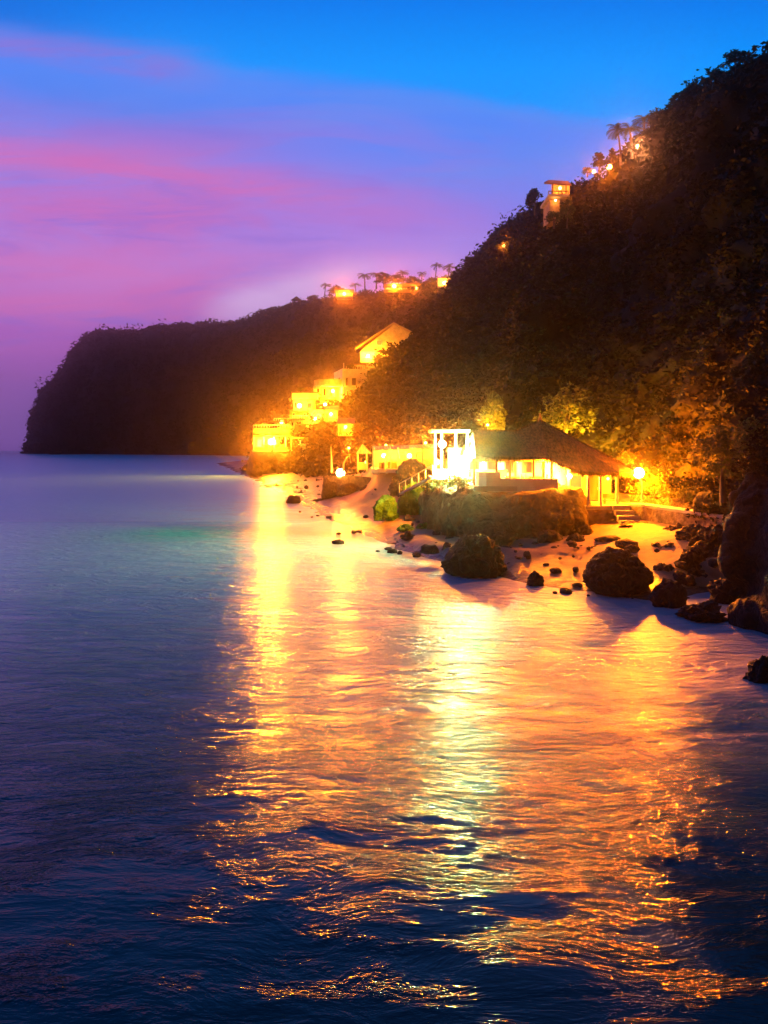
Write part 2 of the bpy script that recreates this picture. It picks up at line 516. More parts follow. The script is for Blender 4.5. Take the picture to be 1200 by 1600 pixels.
def crowns(G, size, amp):
    """push a hill grid out into rounded tree crowns of about the given size (per metre of distance)"""
    du = np.gradient(G, axis=0); dv = np.gradient(G, axis=1)
    N = np.cross(du, dv); N /= np.maximum(np.linalg.norm(N, axis=2, keepdims=True), 1e-9)
    for i in range(G.shape[0]):
        for j in range(G.shape[1]):
            p = G[i, j]
            if p[2] < 1.5: continue
            h = 0
            for s_, w_ in ((size, 1.0), (size * 0.45, 0.5)):
                q = Vector(p) / s_ + Vector((3.1, 1.7, 0.4)) * w_
                q += Vector((noise.noise(q * 0.9), noise.noise(q * 0.9 + Vector((9, 0, 0))), 0)) * 0.5
                d1 = noise.voronoi(q)[0][0]
                h += w_ * (math.sqrt(max(0.0, 1 - min(1, d1 / 0.75) ** 2)) - 0.6)
            k = 0.5 + 0.8 * abs(noise.noise(Vector(p) / (size * 2.7)))
            G[i, j] = p + (N[i, j] * 0.7 + np.array([0, 0, 0.45])) * h * amp * k
    return G


def grid_obj(name, G, mat, kind='structure', smooth=True):
    a, b = G.shape[:2]
    idx = np.arange(a * b).reshape(a, b)
    fs = np.stack([idx[:-1, :-1], idx[1:, :-1], idx[1:, 1:], idx[:-1, 1:]], -1).reshape(-1, 4)
    o = np_mesh(name, G.reshape(-1, 3), fs, mat, smooth=smooth)
    if kind: o['kind'] = kind
    return o


def leaf_quads(C, size, jit, gen, flat=0.6):
    """one bent leaf quad for each centre C (n,3); size (n,)"""
    n = len(C)
    a = gen.normal(size=(n, 3)); a[:, 2] *= flat
    a /= np.linalg.norm(a, axis=1, keepdims=True)
    b = gen.normal(size=(n, 3)); b -= a * (a * b).sum(1, keepdims=True)
    b /= np.linalg.norm(b, axis=1, keepdims=True)
    s = (size * gen.uniform(1 - jit, 1 + jit, n))[:, None]
    V = np.stack([C - a * s, C - b * s * 0.48 + a * s * 0.1, C + a * s, C + b * s * 0.48 + a * s * 0.1], 1)
    Fq = np.arange(n * 4).reshape(n, 4)
    return V.reshape(-1, 3), Fq


def scatter(G, n_clump, per, gen, kr=0.016, kl=0.0034, minD=20, lift=0.22, bumps=2.0):
    """leaf clumps over a terrain grid: as many per picture area, near or far"""
    q = [G[:-1, :-1], G[1:, :-1], G[1:, 1:], G[:-1, 1:]]
    A = np.linalg.norm(np.cross(q[2] - q[0], q[3] - q[1]), axis=2) / 2
    Cc = sum(q) / 4
    Dm = np.maximum(np.linalg.norm(Cc - np.array([0, 0, H]), axis=2), minD)
    wgt = A / Dm ** 2
    wgt[Cc[..., 2] < 0.5] = 0
    wgt = wgt.ravel() / wgt.sum()
    pick = gen.choice(len(wgt), n_clump, p=wgt)
    uu, vv = gen.random(n_clump)[:, None], gen.random(n_clump)[:, None]
    q = [x.reshape(-1, 3)[pick] for x in q]
    P0 = (q[0] * (1 - uu) + q[1] * uu) * (1 - vv) + (q[3] * (1 - uu) + q[2] * uu) * vv
    N = np.cross(q[2] - q[0], q[3] - q[1]); N /= np.maximum(np.linalg.norm(N, axis=1, keepdims=True), 1e-9)
    D = np.maximum(np.linalg.norm(P0 - np.array([0, 0, H]), axis=1), minD)
    r = kr * D * gen.uniform(0.5, 1.5, n_clump) * (1 + (gen.random(n_clump) > 0.93) * (bumps - 1))
    up = N * 0.6 + np.array([0, 0, 0.55])
    C = P0 + up * (r * lift * gen.uniform(0.3, 1.8, n_clump))[:, None]
    dirs = gen.normal(size=(n_clump, per, 3))
    dirs /= np.linalg.norm(dirs, axis=2, keepdims=True)
    dirs[..., 2] = np.where(gen.random((n_clump, per)) < 0.7, np.abs(dirs[..., 2]), dirs[..., 2])
    lob = 1 + 0.15 * np.sin(dirs[..., :1] * 5 + C[:, None, :1]) * np.cos(dirs[..., 1:2] * 4 + C[:, None, 1:2])
    rad = gen.uniform(0.3, 1.0, (n_clump, per, 1)) ** 0.45 * lob
    L = C[:, None] + dirs * rad * r[:, None, None] * np.array([1, 1, 0.8])
    S = np.repeat(kl * D, per)
    return L.reshape(-1, 3), S


def vegetation(name, G, n, per, seed, mat, **kw):
    gen = np.random.default_rng(seed)
    L, S = scatter(G, n, per, gen, **kw)
    V, Fq = leaf_quads(L, S, 0.45, gen)
    o = np_mesh(name, V, Fq, mat)
    o['kind'] = 'stuff'
    return o


def rib(foot, top, mids=((0.25, 0.12), (0.5, 0.3), (0.75, 0.58)), bow=0):
    """rib from foot (px,py,D) to top (px,py,D); mids: (share of height, share of depth)"""
    pts = [at(foot[0], foot[1], foot[2])]
    pts.insert(0, Vector((pts[0].x, pts[0].y - 1, -3)) if pts[0].z > -1 else pts[0])
    for t, td in mids:
        D = foot[2] + (top[2] - foot[2]) * td
        px = foot[0] + (top[0] - foot[0]) * t + bow * math.sin(math.pi * t)
        pts.append(at(px, foot[1] + (top[1] - foot[1]) * t, D))
    t = at(*top); pts.append(t)
    pts.append(Vector((t.x * 1.25 + 4, t.y * 1.3 + 10, t.z - 2)))
    return pts


def plist(*pts):
    P_ = [at(*p) for p in pts]
    if P_[0].z > -1: P_.insert(0, Vector((P_[0].x, P_[0].y - 1, -3)))
    return P_


# nearest hill on the right (ribs right to left)
H1 = [
    [Vector((34, 12, -3)), Vector((36, 14, 6)), Vector((44, 20, 30)), Vector((60, 40, 60)), Vector((80, 60, 86)), Vector((120, 80, 86))],
    rib((1290, 930, 40), (1290, 20, 108)),
    rib((1215, 860, 46), (1210, 74, 118)),
    rib((1135, 805, 54), (1128, 118, 130)),
    rib((1070, 782, 62), (1068, 168, 148)),
    rib((1012, 772, 70), (1012, 226, 165)),
    rib((940, 752, 79), (952, 278, 185)),
    rib((880, 742, 84), (905, 296, 205)),
    plist((745, 690, 90), (752, 668, 94), (772, 630, 97), (797, 575, 102), (800, 520, 112), (826, 450, 135), (852, 400, 158), (880, 318, 212), (890, 318, 280)),
    plist((800, 690, 125), (810, 660, 130), (820, 620, 135), (835, 575, 145), (840, 520, 160), (858, 450, 190), (875, 400, 215), (890, 330, 260), (900, 335, 330)),
]
G1 = loft(H1, 230, 170, amp=lambda p: 2.0 + 0.014 * p[1], freq=0.075, octv=5)
crowns(G1, 7.5, 3.2)
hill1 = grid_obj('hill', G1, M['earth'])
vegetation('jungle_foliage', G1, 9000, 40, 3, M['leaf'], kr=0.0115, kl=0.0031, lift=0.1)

H2 = [
    plist((880, 712, 98), (880, 600, 135), (885, 480, 185), (890, 400, 230), (895, 330, 290), (900, 330, 360)),
    plist((820, 708, 104), (825, 600, 140), (840, 480, 190), (850, 400, 230), (848, 330, 290), (860, 330, 360)),
    plist((750, 708, 112), (765, 600, 150), (785, 500, 195), (795, 420, 245), (800, 354, 300), (815, 356, 370)),
    plist((680, 715, 120), (695, 620, 150), (715, 540, 200), (728, 470, 260), (738, 418, 320), (750, 420, 400)),
    plist((600, 722, 134), (620, 660, 165), (650, 600, 200), (682, 520, 262), (708, 456, 360), (715, 458, 440)),
    plist((545, 733, 178), (560, 690, 190), (590, 640, 205), (630, 580, 235), (668, 520, 290), (696, 474, 400), (704, 474, 480)),
    plist((460, 741, 225), (490, 700, 235), (525, 655, 248), (575, 600, 262), (632, 545, 292), (680, 480, 400), (690, 470, 480)),
    plist((388, 742, 247), (420, 712, 256), (470, 668, 264), (530, 625, 272), (590, 580, 290), (660, 500, 400), (680, 480, 480)),
    plist((392, 741, 300), (430, 712, 310), (480, 668, 320), (540, 625, 330), (600, 580, 340), (665, 500, 450), (690, 480, 520)),
]
G2 = loft(H2, 170, 110, amp=lambda p: 1.2 + 0.006 * p[1], freq=0.05)
crowns(G2, 8.0, 3.2)
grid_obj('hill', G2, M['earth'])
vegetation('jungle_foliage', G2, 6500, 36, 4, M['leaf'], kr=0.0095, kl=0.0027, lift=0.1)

H3 = [
    plist((760, 690, 400), (760, 560, 430), (760, 480, 470), (755, 436, 520), (760, 436, 640)),
    plist((690, 700, 420), (690, 580, 440), (692, 500, 480), (695, 446, 530), (700, 446, 650)),
    plist((620, 708, 460), (628, 600, 480), (635, 520, 510), (640, 461, 560), (645, 461, 700)),
    plist((540, 711, 560), (545, 600, 580), (550, 520, 610), (543, 473, 650), (550, 473, 800)),
    plist((470, 713, 690), (470, 600, 710), (470, 520, 735), (465, 486, 770), (470, 486, 900)),
    plist((390, 713, 820), (390, 600, 835), (385, 535, 855), (380, 505, 880), (385, 505, 1050)),
    plist((300, 712, 900), (300, 620, 910), (292, 550, 925), (287, 519, 945), (290, 519, 1150)),
    plist((200, 711, 970), (200, 620, 978), (196, 550, 990), (195, 524, 1010), (200, 524, 1250)),
    plist((110, 709, 1040), (114, 630, 1045), (136, 555, 1055), (150, 528, 1070), (156, 528, 1300)),
    plist((40, 708, 1085), (46, 655, 1086), (60, 626, 1090), (98, 586, 1100), (126, 542, 1110), (142, 530, 1130), (150, 529, 1330)),
    plist((60, 706, 1250), (62, 655, 1250), (76, 622, 1255), (110, 580, 1270), (136, 532, 1290), (152, 523, 1310), (155, 523, 1400)),
]
G3 = loft(H3, 260, 80, amp=lambda p: 0.0115 * p[1], freq=0.016, octv=6)
crowns(G3, 17.0, 4.5)
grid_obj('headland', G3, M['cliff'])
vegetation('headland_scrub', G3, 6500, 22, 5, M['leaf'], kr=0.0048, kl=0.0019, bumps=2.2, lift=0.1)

# foreground cliff at the right edge of the frame
EDGE = [(1142, 995), (1137, 950), (1152, 925), (1131, 890), (1124, 852), (1130, 816), (1145, 800), (1141, 780), (1161, 760), (1166, 737), (1189, 722), (1200, 690)]


def edge(dx, d0):
    return plist(*[(px + dx, py, d0 + i * 0.42 + (0 if i < 9 else (i - 8) * 1.0)) for i, (px, py) in enumerate(EDGE)])


HC = [
    plist((1330, 1120, 26), (1330, 900, 27), (1330, 750, 30), (1330, 640, 38), (1330, 600, 50)),
    plist((1250, 1030, 33), (1250, 900, 34), (1245, 790, 36), (1245, 700, 40), (1250, 650, 50)),
    plist((1195, 1000, 36.5), (1190, 930, 37.5), (1182, 880, 38.4), (1186, 830, 39.3), (1196, 780, 40.5), (1210, 730, 43), (1235, 680, 50)),
    edge(14, 38.0),
    edge(0, 38.6),
    edge(16, 39.4),
    plist((1230, 930, 47), (1220, 890, 50), (1220, 850, 52), (1230, 775, 54), (1240, 735, 58)),
]
GC = loft(HC, 150, 120, amp=0.55, freq=0.5, octv=7)
grid_obj('cliff', GC, M['wet_rock'])
vegetation('cliff_foliage', GC[:, 96:], 900, 40, 13, M['leaf'], kr=0.016, kl=0.0026)

# beach and shore, one sheet from under the sea to under the hills
BX = [
    [(30, 10, -2), (33, 14, 0), (38, 18, 3), (60, 20, 6), (90, 40, 8)],
    [(14, 26, -2), at(1230, 985, sea(985)), (27, 40, 2.0), (36, 48, 4.2), (70, 64, 8)],
    [(13, 36, -2), at(1130, 925, sea(925)), at(1120, 880, 48), at(1120, 822, 55), (40, 72, 8)],
    [(12, 38, -2), at(1040, 938, sea(938)), at(1040, 858, 53), at(1050, 815, 60), (36, 84, 7)],
    [(9, 41, -2), at(920, 925, sea(925)), at(920, 858, 56), at(920, 824, 63), (24, 84, 6)],
    [(5, 45, -2), at(800, 905, sea(905)), at(800, 858, 57.5), at(800, 842, 61.5), (14, 90, 7)],
    [(1, 52, -2), at(690, 878, sea(878)), at(690, 848, 63), at(690, 806, 80), (8, 100, 7.5)],
    [(-7, 60, -2), at(600, 848, sea(848)), at(600, 818, 82), at(600, 775, 98), (0, 112, 7)],
    [(-20, 92, -2), at(505, 805, sea(805)), at(520, 785, 115), at(540, 758, 138), at(560, 738, 165)],
    [(-34, 140, -2), at(440, 771, sea(771)), at(462, 758, 175), at(480, 748, 198), at(510, 735, 225)],
    [(-62, 215, -2), at(385, 744, sea(744)), at(400, 738, 256), at(420, 733, 262), at(450, 720, 275)],
    [(-110, 420, -2), (-95, 430, 0), (-85, 440, 1), (-60, 450, 4), (-30, 460, 8)],
]
GB = loft(BX, 150, 60, amp=0.18, freq=0.25, octv=4)
grid_obj('beach', GB, M['sand'])

# ------------------------------------------------------------------ sea
shore = [Vector(b[1]).to_2d() if isinstance(b[1], Vector) else Vector((b[1][0], b[1][1])) for b in BX]
SEA_ROCKS = []     # (x, y, r) filled below; foam gathers round them


def seg_dist(X, Y, a, b):
    ax, ay = a; bx, by = b
    dx, dy = bx - ax, by - ay
    t = np.clip(((X - ax) * dx + (Y - ay) * dy) / (dx * dx + dy * dy), 0, 1)
    return np.hypot(X - ax - t * dx, Y - ay - t * dy)


def make_sea():
    D = [4.0]
    while D[-1] < 2000: D.append(D[-1] * 1.018 + 0.03)
    D = np.array(D)
    U = np.linspace(-1.3, 1.3, 190)
    X = D[:, None] * U[None, :]; Y = np.repeat(D[:, None], len(U), 1)
    near = np.full(X.shape, 1e9)
    for a, b in zip(shore[1:], shore[2:]):
        near = np.minimum(near, seg_dist(X, Y, a, b))
    foam = np.exp(-(near / 7.5)) * 1.0
    foam += 0.30 * np.exp(-(near / 20.0)) * np.clip((Y - 20) / 16, 0, 1)
    foam *= np.clip((190 - Y) / 90, 0.3, 1)
    hf = [Vector(r_[0]).to_2d() for r_ in H3]
    for a, b in zip(hf[3:], hf[4:]):
        foam += 1.0 * np.exp(-(seg_dist(X, Y, a, b) / 14.0) ** 2)
    for (x, y, r) in SEA_ROCKS:
        dd = np.maximum(np.hypot(X - x, Y - y) - r, 0)
        foam += 0.8 * np.exp(-dd / 2.2)
    for px, py, rx, ry, k in ((955, 972, 2.2, 2.6, 0.9), (1110, 1010, 3.0, 2.2, 1.0), (1030, 985, 2.0, 2.4, 0.7), (1180, 1020, 2.5, 1.8, 0.8), (760, 930, 3.0, 2.2, 0.5)):
        c = at(px, py, sea(py)); foam += k * np.exp(-(((X - c.x) / rx) ** 2 + ((Y - c.y) / ry) ** 2))
    # broken surf off the lit sand bank
    c = at(520, 835, sea(835)); foam += 1.3 * np.exp(-(((X - c.x) / 9) ** 2 + ((Y - c.y) / 7) ** 2))
    Z = np.zeros_like(X)
    for i in range(X.shape[0]):
        if D[i] > 400: break
        k = min(1.0, D[i] / 12) * 0.11
        for j in range(X.shape[1]):
            Z[i, j] = noise.fractal(Vector((X[i, j] * 0.16, Y[i, j] * 0.34, 3.3)), 1.0, 2.0, 3) * k * 0.5
    Gs = np.stack([X, Y, Z], -1)
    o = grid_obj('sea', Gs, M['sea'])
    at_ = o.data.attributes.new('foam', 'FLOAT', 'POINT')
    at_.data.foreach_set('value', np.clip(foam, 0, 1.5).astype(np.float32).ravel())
    reef = np.zeros_like(X)  # teal glow of the green flood lamp, coloured into the water; no real reef
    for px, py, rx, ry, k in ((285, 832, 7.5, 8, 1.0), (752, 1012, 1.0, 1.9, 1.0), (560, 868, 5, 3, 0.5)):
        c = at(px, py, sea(py)); reef += k * np.exp(-(((X - c.x) / rx) ** 2 + ((Y - c.y) / ry) ** 2))  # patches of teal lamp glow on the water
    a2 = o.data.attributes.new('teal_glow', 'FLOAT', 'POINT')
    a2.data.foreach_set('value', np.clip(reef, 0, 1).astype(np.float32).ravel())  # teal lamp glow mask
    return o


def mat_sea():
    m, nt, out = new_mat('sea_water')
    pos = nt.node('ShaderNodeNewGeometry').outputs['Position']
    foam = nt.node('ShaderNodeAttribute', attribute_name='foam').outputs['Fac']
    wp = nt.node('ShaderNodeVectorMath', operation='ADD')
    wn = nt.node('ShaderNodeTexNoise', {'Scale': 0.12, 'Detail': 2.0}); nt.l.new(pos, wn.inputs['Vector'])
    sc_ = nt.node('ShaderNodeVectorMath', {1: (5.0, 3.0, 0)}, operation='MULTIPLY'); nt.l.new(wn.outputs['Color'], sc_.inputs[0])
    nt.l.new(pos, wp.inputs[0]); nt.l.new(sc_.outputs[0], wp.inputs[1])
    wv = wp.outputs[0]
    sw = nt.noise(nt.mapping(wv, (0.5, 1.0, 1), (0, 0, 0.2)), 0.5, 4, 0.55)
    rp = nt.noise(nt.mapping(wv, (0.5, 1.2, 1), (0, 0, 0.3)), 3.4, 4, 0.6, 0.5)
    rp = nt.m('POWER', rp, 1.6)
    rp2 = nt.noise(nt.mapping(wv, (0.7, 1.3, 1), (0, 0, -0.2)), 8.5, 2, 0.5)
    patch = nt.smooth(nt.noise(nt.mapping(pos, (0.35, 0.8, 1), (0, 0, 0.25)), 0.9, 4, 0.6), 0.36, 0.68)
    py_ = nt.node('ShaderNodeSeparateXYZ'); nt.l.new(pos, py_.inputs[0])
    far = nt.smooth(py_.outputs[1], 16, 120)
    mid = nt.noise(nt.mapping(wv, (0.45, 1.25, 1), (0, 0, 0.25)), 1.25, 5, 0.6, 0.6)
    rip = nt.m('ADD', nt.m('MULTIPLY', rp, 0.21), nt.m('MULTIPLY', rp2, 0.05))
    calm = nt.m('MULTIPLY_ADD', nt.smooth(nt.m('ADD', py_.outputs[1], nt.m('MULTIPLY_ADD', patch, 9.0, -4.5)), 10.5, 19.5), 0.80, 0.20)
    h = nt.m('ADD', nt.m('ADD', nt.m('MULTIPLY', sw, 0.10), nt.m('MULTIPLY', mid, nt.m('MULTIPLY_ADD', far, 0.4, 0.34))), nt.m('MULTIPLY', rip, nt.m('MULTIPLY_ADD', patch, 0.7, 0.3)))
    b = nt.node('ShaderNodeBump', {'Strength': 1.0, 'Distance': nt.m('MULTIPLY', nt.m('MULTIPLY_ADD', far, -0.22, 0.5), calm), 'Height': h})
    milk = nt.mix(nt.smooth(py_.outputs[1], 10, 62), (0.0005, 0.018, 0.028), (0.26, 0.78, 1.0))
    reef = nt.node('ShaderNodeAttribute', attribute_name='teal_glow').outputs['Fac']  # teal lamp reflection, mixed into the water's base colour
    milk = nt.mix(nt.m('MULTIPLY', reef, 0.95, clamp=True), milk, (0.02, 0.75, 0.5))  # teal lamp glow painted into the water colour
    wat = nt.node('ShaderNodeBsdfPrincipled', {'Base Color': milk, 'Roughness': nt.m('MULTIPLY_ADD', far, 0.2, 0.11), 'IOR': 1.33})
    nt.l.new(b.outputs[0], wat.inputs['Normal'])
    pn = nt.noise(nt.mapping(pos, (0.16, 0.42, 1), (0, 0, 0.3)), 1.0, 6, 0.62, 0.8)
    fine = nt.noise(nt.mapping(pos, (0.8, 2.2, 1), (0, 0, 0.3)), 1.0, 5, 0.6)
    q = nt.m('ADD', foam, nt.m('ADD', nt.m('MULTIPLY_ADD', pn, 2.0, -1.05), nt.m('MULTIPLY_ADD', fine, 1.3, -0.68)))
    fac = nt.m('MULTIPLY', nt.smooth(q, 0.05, 1.15), nt.smooth(foam, 0.02, 0.2))
    fb = nt.node('ShaderNodeBump', {'Strength': 1.0, 'Distance': 0.6, 'Height': nt.m('ADD', nt.m('ADD', nt.m('MULTIPLY', sw, 0.6), nt.m('MULTIPLY', mid, 0.5)), nt.m('ADD', nt.m('MULTIPLY', fine, 0.4), nt.m('MULTIPLY', rp, 0.12)))})
    fm = nt.node('ShaderNodeBsdfPrincipled', {'Base Color': (0.40, 0.41, 0.44, 1), 'Roughness': 0.35})
    nt.l.new(fb.outputs[0], fm.inputs['Normal'])
    mx = nt.node('ShaderNodeMixShader', {0: nt.m('MULTIPLY', fac, 0.85)})
    nt.l.new(wat.outputs[0], mx.inputs[1]); nt.l.new(fm.outputs[0], mx.inputs[2])
    nt.l.new(mx.outputs[0], out.inputs[0])
    return m


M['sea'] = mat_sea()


# ------------------------------------------------------------------ boulders
def boulder(px, py, wpx, hpx, label, D=None, depth=0.9, seed=0, mat='wet_rock', shape='dome', name='boulder', rough=0.3, group='boulders on the shore', sink=0.25):
    """(px, py): middle of the base in the photo"""
    if D is None: D = sea(py)
    b = at(px, py, D); k = D / F
    a, c, hh = wpx * k / 2, wpx * k / 2 * depth, hpx * k
    import bmesh
    bm = bmesh.new()
    bmesh.ops.create_icosphere(bm, subdivisions=6 if wpx > 80 else (5 if wpx > 28 else 4), radius=1.0)
    off = Vector((seed * 7.31, seed * 3.17, seed * 1.7))
    for v in bm.verts:
        p = v.co.normalized()
        r = 1 + rough * noise.fractal(p * 1.3 + off, 0.8, 2.2, 5) - 0.16 * abs(noise.noise(p * 2.6 + off))
        dv = noise.voronoi(p * 1.7 + off)[0]
        r -= 0.28 * max(0.0, 0.22 - (dv[1] - dv[0]))
        r += 0.07 * noise.fractal(p * 5 + off, 0.8, 2.1, 4) + 0.02 * noise.noise(p * 17 + off)
        q = p * r
        z = q.z
        if shape == 'dome': z = max(z, -0.55)
        elif shape == 'mushroom':
            z = max(z, -0.9)
            if z < -0.25: q.x *= 0.72 + 0.28 * (z + 0.9) / 0.65; q.y *= 0.72 + 0.28 * (z + 0.9) / 0.65
        elif shape == 'beak':
            z = max(z, -0.6)
            if q.x < -0.3: z = z * (1 - 0.45 * min(1, (-q.x - 0.3))) + 0.12; q.x *= 1.12
        elif shape == 'spike':
            z = z * (1.0 + 0.4 * max(0, noise.noise(Vector((p.x * 2, p.y * 2, seed)))))
        elif shape == 'flat':
            z = max(-0.5, z * 0.8)
        v.co = Vector((q.x, q.y, z))
    xs = [v.co.x for v in bm.verts]; ys = [v.co.y for v in bm.verts]; zs = [v.co.z for v in bm.verts]
    cx, cw = (max(xs) + min(xs)) / 2, (max(xs) - min(xs)) / 2
    cyy, cd = (max(ys) + min(ys)) / 2, (max(ys) - min(ys)) / 2
    z0, z1 = min(zs), max(zs)
    sk = hh * sink
    for v in bm.verts:
        v.co = Vector(((v.co.x - cx) / cw * a, (v.co.y - cyy) / cd * c, (v.co.z - z0) / (z1 - z0) * (hh + sk) - sk))
    me = bpy.data.meshes.new(name); bm.to_mesh(me); bm.free()
    me.polygons.foreach_set('use_smooth', [True] * len(me.polygons))
    me.materials.append(M[mat])
    o = bpy.data.objects.new(name, me); COL.objects.link(o)
    o.location = (b.x, b.y + c * 0.7, b.z)
    tag(o, label, 'boulder', group)
    if b.z < 0.6: SEA_ROCKS.append((b.x, b.y + c * 0.7, max(a, c) * 0.9))
    return o


boulder(744, 902, 108, 66, 'big dark domed boulder with a beak on its left side, standing in the surf', seed=1, shape='beak', depth=.85, rough=.14)
boulder(974, 932, 110, 74, 'biggest round dark boulder narrowing at its foot, standing alone in the surf', seed=2, shape='mushroom', depth=.9, rough=.13)
boulder(838, 916, 29, 24, 'small dark rock in the glowing shallows between the two biggest boulders', seed=3)
boulder(815, 897, 36, 27, 'squat dark rock just right of the beaked boulder', seed=4, D=55)
boulder(798, 880, 20, 24, 'narrow upright rock peeping out behind the beaked boulder', seed=5, D=58, shape='spike')
boulder(872, 893, 30, 12, 'low flat rock lying on the lit sand before the pavilion outcrop', seed=6, D=54, shape='flat')
boulder(702, 872, 26, 24, 'small brown rock against the left flank of the beaked boulder', seed=7, D=61)
boulder(1051, 950, 62, 44, 'rounded rock half veiled by foam, right of the biggest boulder', seed=8, shape='dome')
boulder(1041, 910, 36, 30, 'pointed dark rock behind the foam veiled rock', seed=9, D=49, shape='spike')
boulder(1108, 972, 82, 28, 'long low jagged rock running out from the foot of the cliff', seed=10, shape='flat', rough=.5)
boulder(1200, 1082, 62, 56, 'dark rock cut off by the right edge, nearest to the viewer', seed=11, D=29.0)
boulder(1108, 905, 96, 58, 'broad sloping slab of rock leaning against the cliff', seed=12, D=49, depth=.7)
boulder(1050, 884, 66, 36, 'wide brown rock behind the biggest boulder', seed=13, D=53)
boulder(1095, 852, 70, 32, 'layered rock shelf under the path wall near the cliff', seed=14, D=53.5, depth=.7, shape='flat')
boulder(1020, 868, 34, 18, 'small wedge of rock on the sand above the biggest boulder', seed=15, D=55)
boulder(1072, 916, 40, 22, 'low angular rock in the pool between cliff and foam', seed=16, D=47.5)
boulder(912, 838, 44, 22, 'lumpy rock at the foot of the stone steps', seed=17, D=61, mat='rock')
boulder(862, 852, 46, 24, 'flat brown rock below the middle of the pavilion outcrop', seed=18, D=59, shape='flat', mat='rock')
boulder(902, 852, 34, 18, 'small rugged rock on the sand right of the flat brown rock', seed=19, D=58.5, mat='rock')
boulder(946, 842, 16, 8, 'pebble sized stone on the bright sand below the steps', seed=20, D=60, mat='rock')
boulder(958, 866, 20, 9, 'half buried stone on the bright sand above the biggest boulder', seed=21, D=55.5, mat='rock')
boulder(985, 858, 26, 12, 'low stone at the right end of the bright sand', seed=22, D=57, mat='rock')
boulder(786, 852, 40, 22, 'rock at the dark foot of the pavilion outcrop', seed=23, D=60, mat='rock')
boulder(714, 832, 42, 40, 'upright dark rock left of the pavilion outcrop, above the beaked boulder', seed=24, D=66)
boulder(603, 806, 44, 33, 'faceted green lit boulder standing alone on the sand', seed=25, D=82, mat='green_lit_rock', rough=.4)
boulder(649, 800, 60, 52, 'wedge shaped boulder with a green lit face below the ramp', seed=26, D=83, mat='green_lit_rock', rough=.4)
boulder(634, 829, 30, 10, 'small dark green rock awash on the white sand', seed=27, D=73.5, shape='flat', mat='green_lit_rock')
boulder(668, 827, 36, 10, 'long low green rock awash beside the upright dark rock', seed=28, D=73, shape='flat', mat='green_lit_rock')
boulder(515, 783, 28, 36, 'tall thin rock stack at the end of the cove wall', seed=29, D=122, shape='spike', mat='rock', depth=1.0)
boulder(457, 787, 24, 14, 'lone dark rock in the shallows of the cove', seed=30, mat='rock')
boulder(548, 779, 50, 24, 'brown boulder right of the tall thin rock stack', seed=31, D=120, mat='rock')
boulder(580, 778, 40, 20, 'round boulder between the cove wall and the green lit boulder', seed=32, D=116, mat='rock')
boulder(604, 772, 30, 18, 'pale boulder just behind the green lit boulder', seed=33, D=108, mat='rock')
boulder(648, 768, 84, 52, 'huge smooth sloping brown boulder left of the lamp pergola', seed=34, D=93, mat='rock', rough=.2, depth=.7)
boulder(398, 746, 22, 14, 'dark rock in the water at the foot of the waterfront restaurant', seed=35, mat='rock')
boulder(445, 742, 50, 14, 'low dark reef below the hut on stilts', seed=36, mat='rock', shape='flat', D=236)
boulder(492, 741, 50, 20, 'rubble mound between the hut on stilts and the cove', seed=37, mat='rock', D=214)
boulder(85, 710, 20, 6, 'small sea stack at the foot of the far headland', seed=38, D=960, mat='rock')
boulder(108, 710, 30, 5, 'low reef rock off the tip of the far headland', seed=39, D=985, mat='rock', shape='flat')
boulder(1000, 838, 60, 22, 'broken rocks heaped against the path wall', seed=40, D=60.5, mat='rock', rough=.5)
boulder(1128, 872, 90, 52, 'large brown slab wedged behind the foreground cliff', seed=42, D=50.5, depth=.7, rough=.25)
boulder(1003, 892, 42, 26, 'dark rock tucked behind the right shoulder of the biggest boulder', seed=43, D=53.5)
boulder(1148, 940, 66, 40, 'rounded rock at the wet foot of the foreground cliff', seed=44, D=43.5)
boulder(930, 868, 30, 14, 'flat wet rock on the bright sand left of the biggest boulder', seed=45, D=56, shape='flat')
boulder(1065, 842, 46, 24, 'angular rock under the middle of the path wall', seed=41, D=57, mat='rock', rough=.5)

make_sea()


def rubble(n=300):
    gen = np.random.default_rng(77)
    V = []; Fq = []
    import bmesh
    bmx = bmesh.new(); bmesh.ops.create_icosphere(bmx, subdivisions=2, radius=1)
    T = np.array([v.co[:] for v in bmx.verts]); TF = np.array([[q.index for q in f.verts] for f in bmx.faces]); bmx.free()
    cand = GB.reshape(-1, 3)
    ok = (cand[:, 2] > -0.1) & (cand[:, 2] < 3.6) & (cand[:, 1] > 40) & (cand[:, 1] < 190) & (cand[:, 0] < 26)
    cand = cand[ok]
    C = cand[gen.choice(len(cand), 60)]
    k = 0
    for i in range(n):
        c = C[gen.integers(len(C))] + np.append(gen.normal(0, 0.7 + 0.02 * C[0, 1], 2), 0)
        r = abs(gen.normal(0, 0.22)) + 0.07
        sc3 = gen.uniform(.6, 1.3, 3) * np.array([1, 1, .65]) * r
        o = gen.uniform(0, 50, 3)
        for p in T:
            q = p * (1 + 0.35 * noise.noise(Vector(p * 1.6 + o)))
            V.append(q * sc3 + c + np.array([0, 0, r * .15]))
        Fq.append(TF + k); k += len(T)
    o = np_mesh('rubble', np.array(V), np.concatenate(Fq), M['rock'])
    o['kind'] = 'stuff'


rubble()

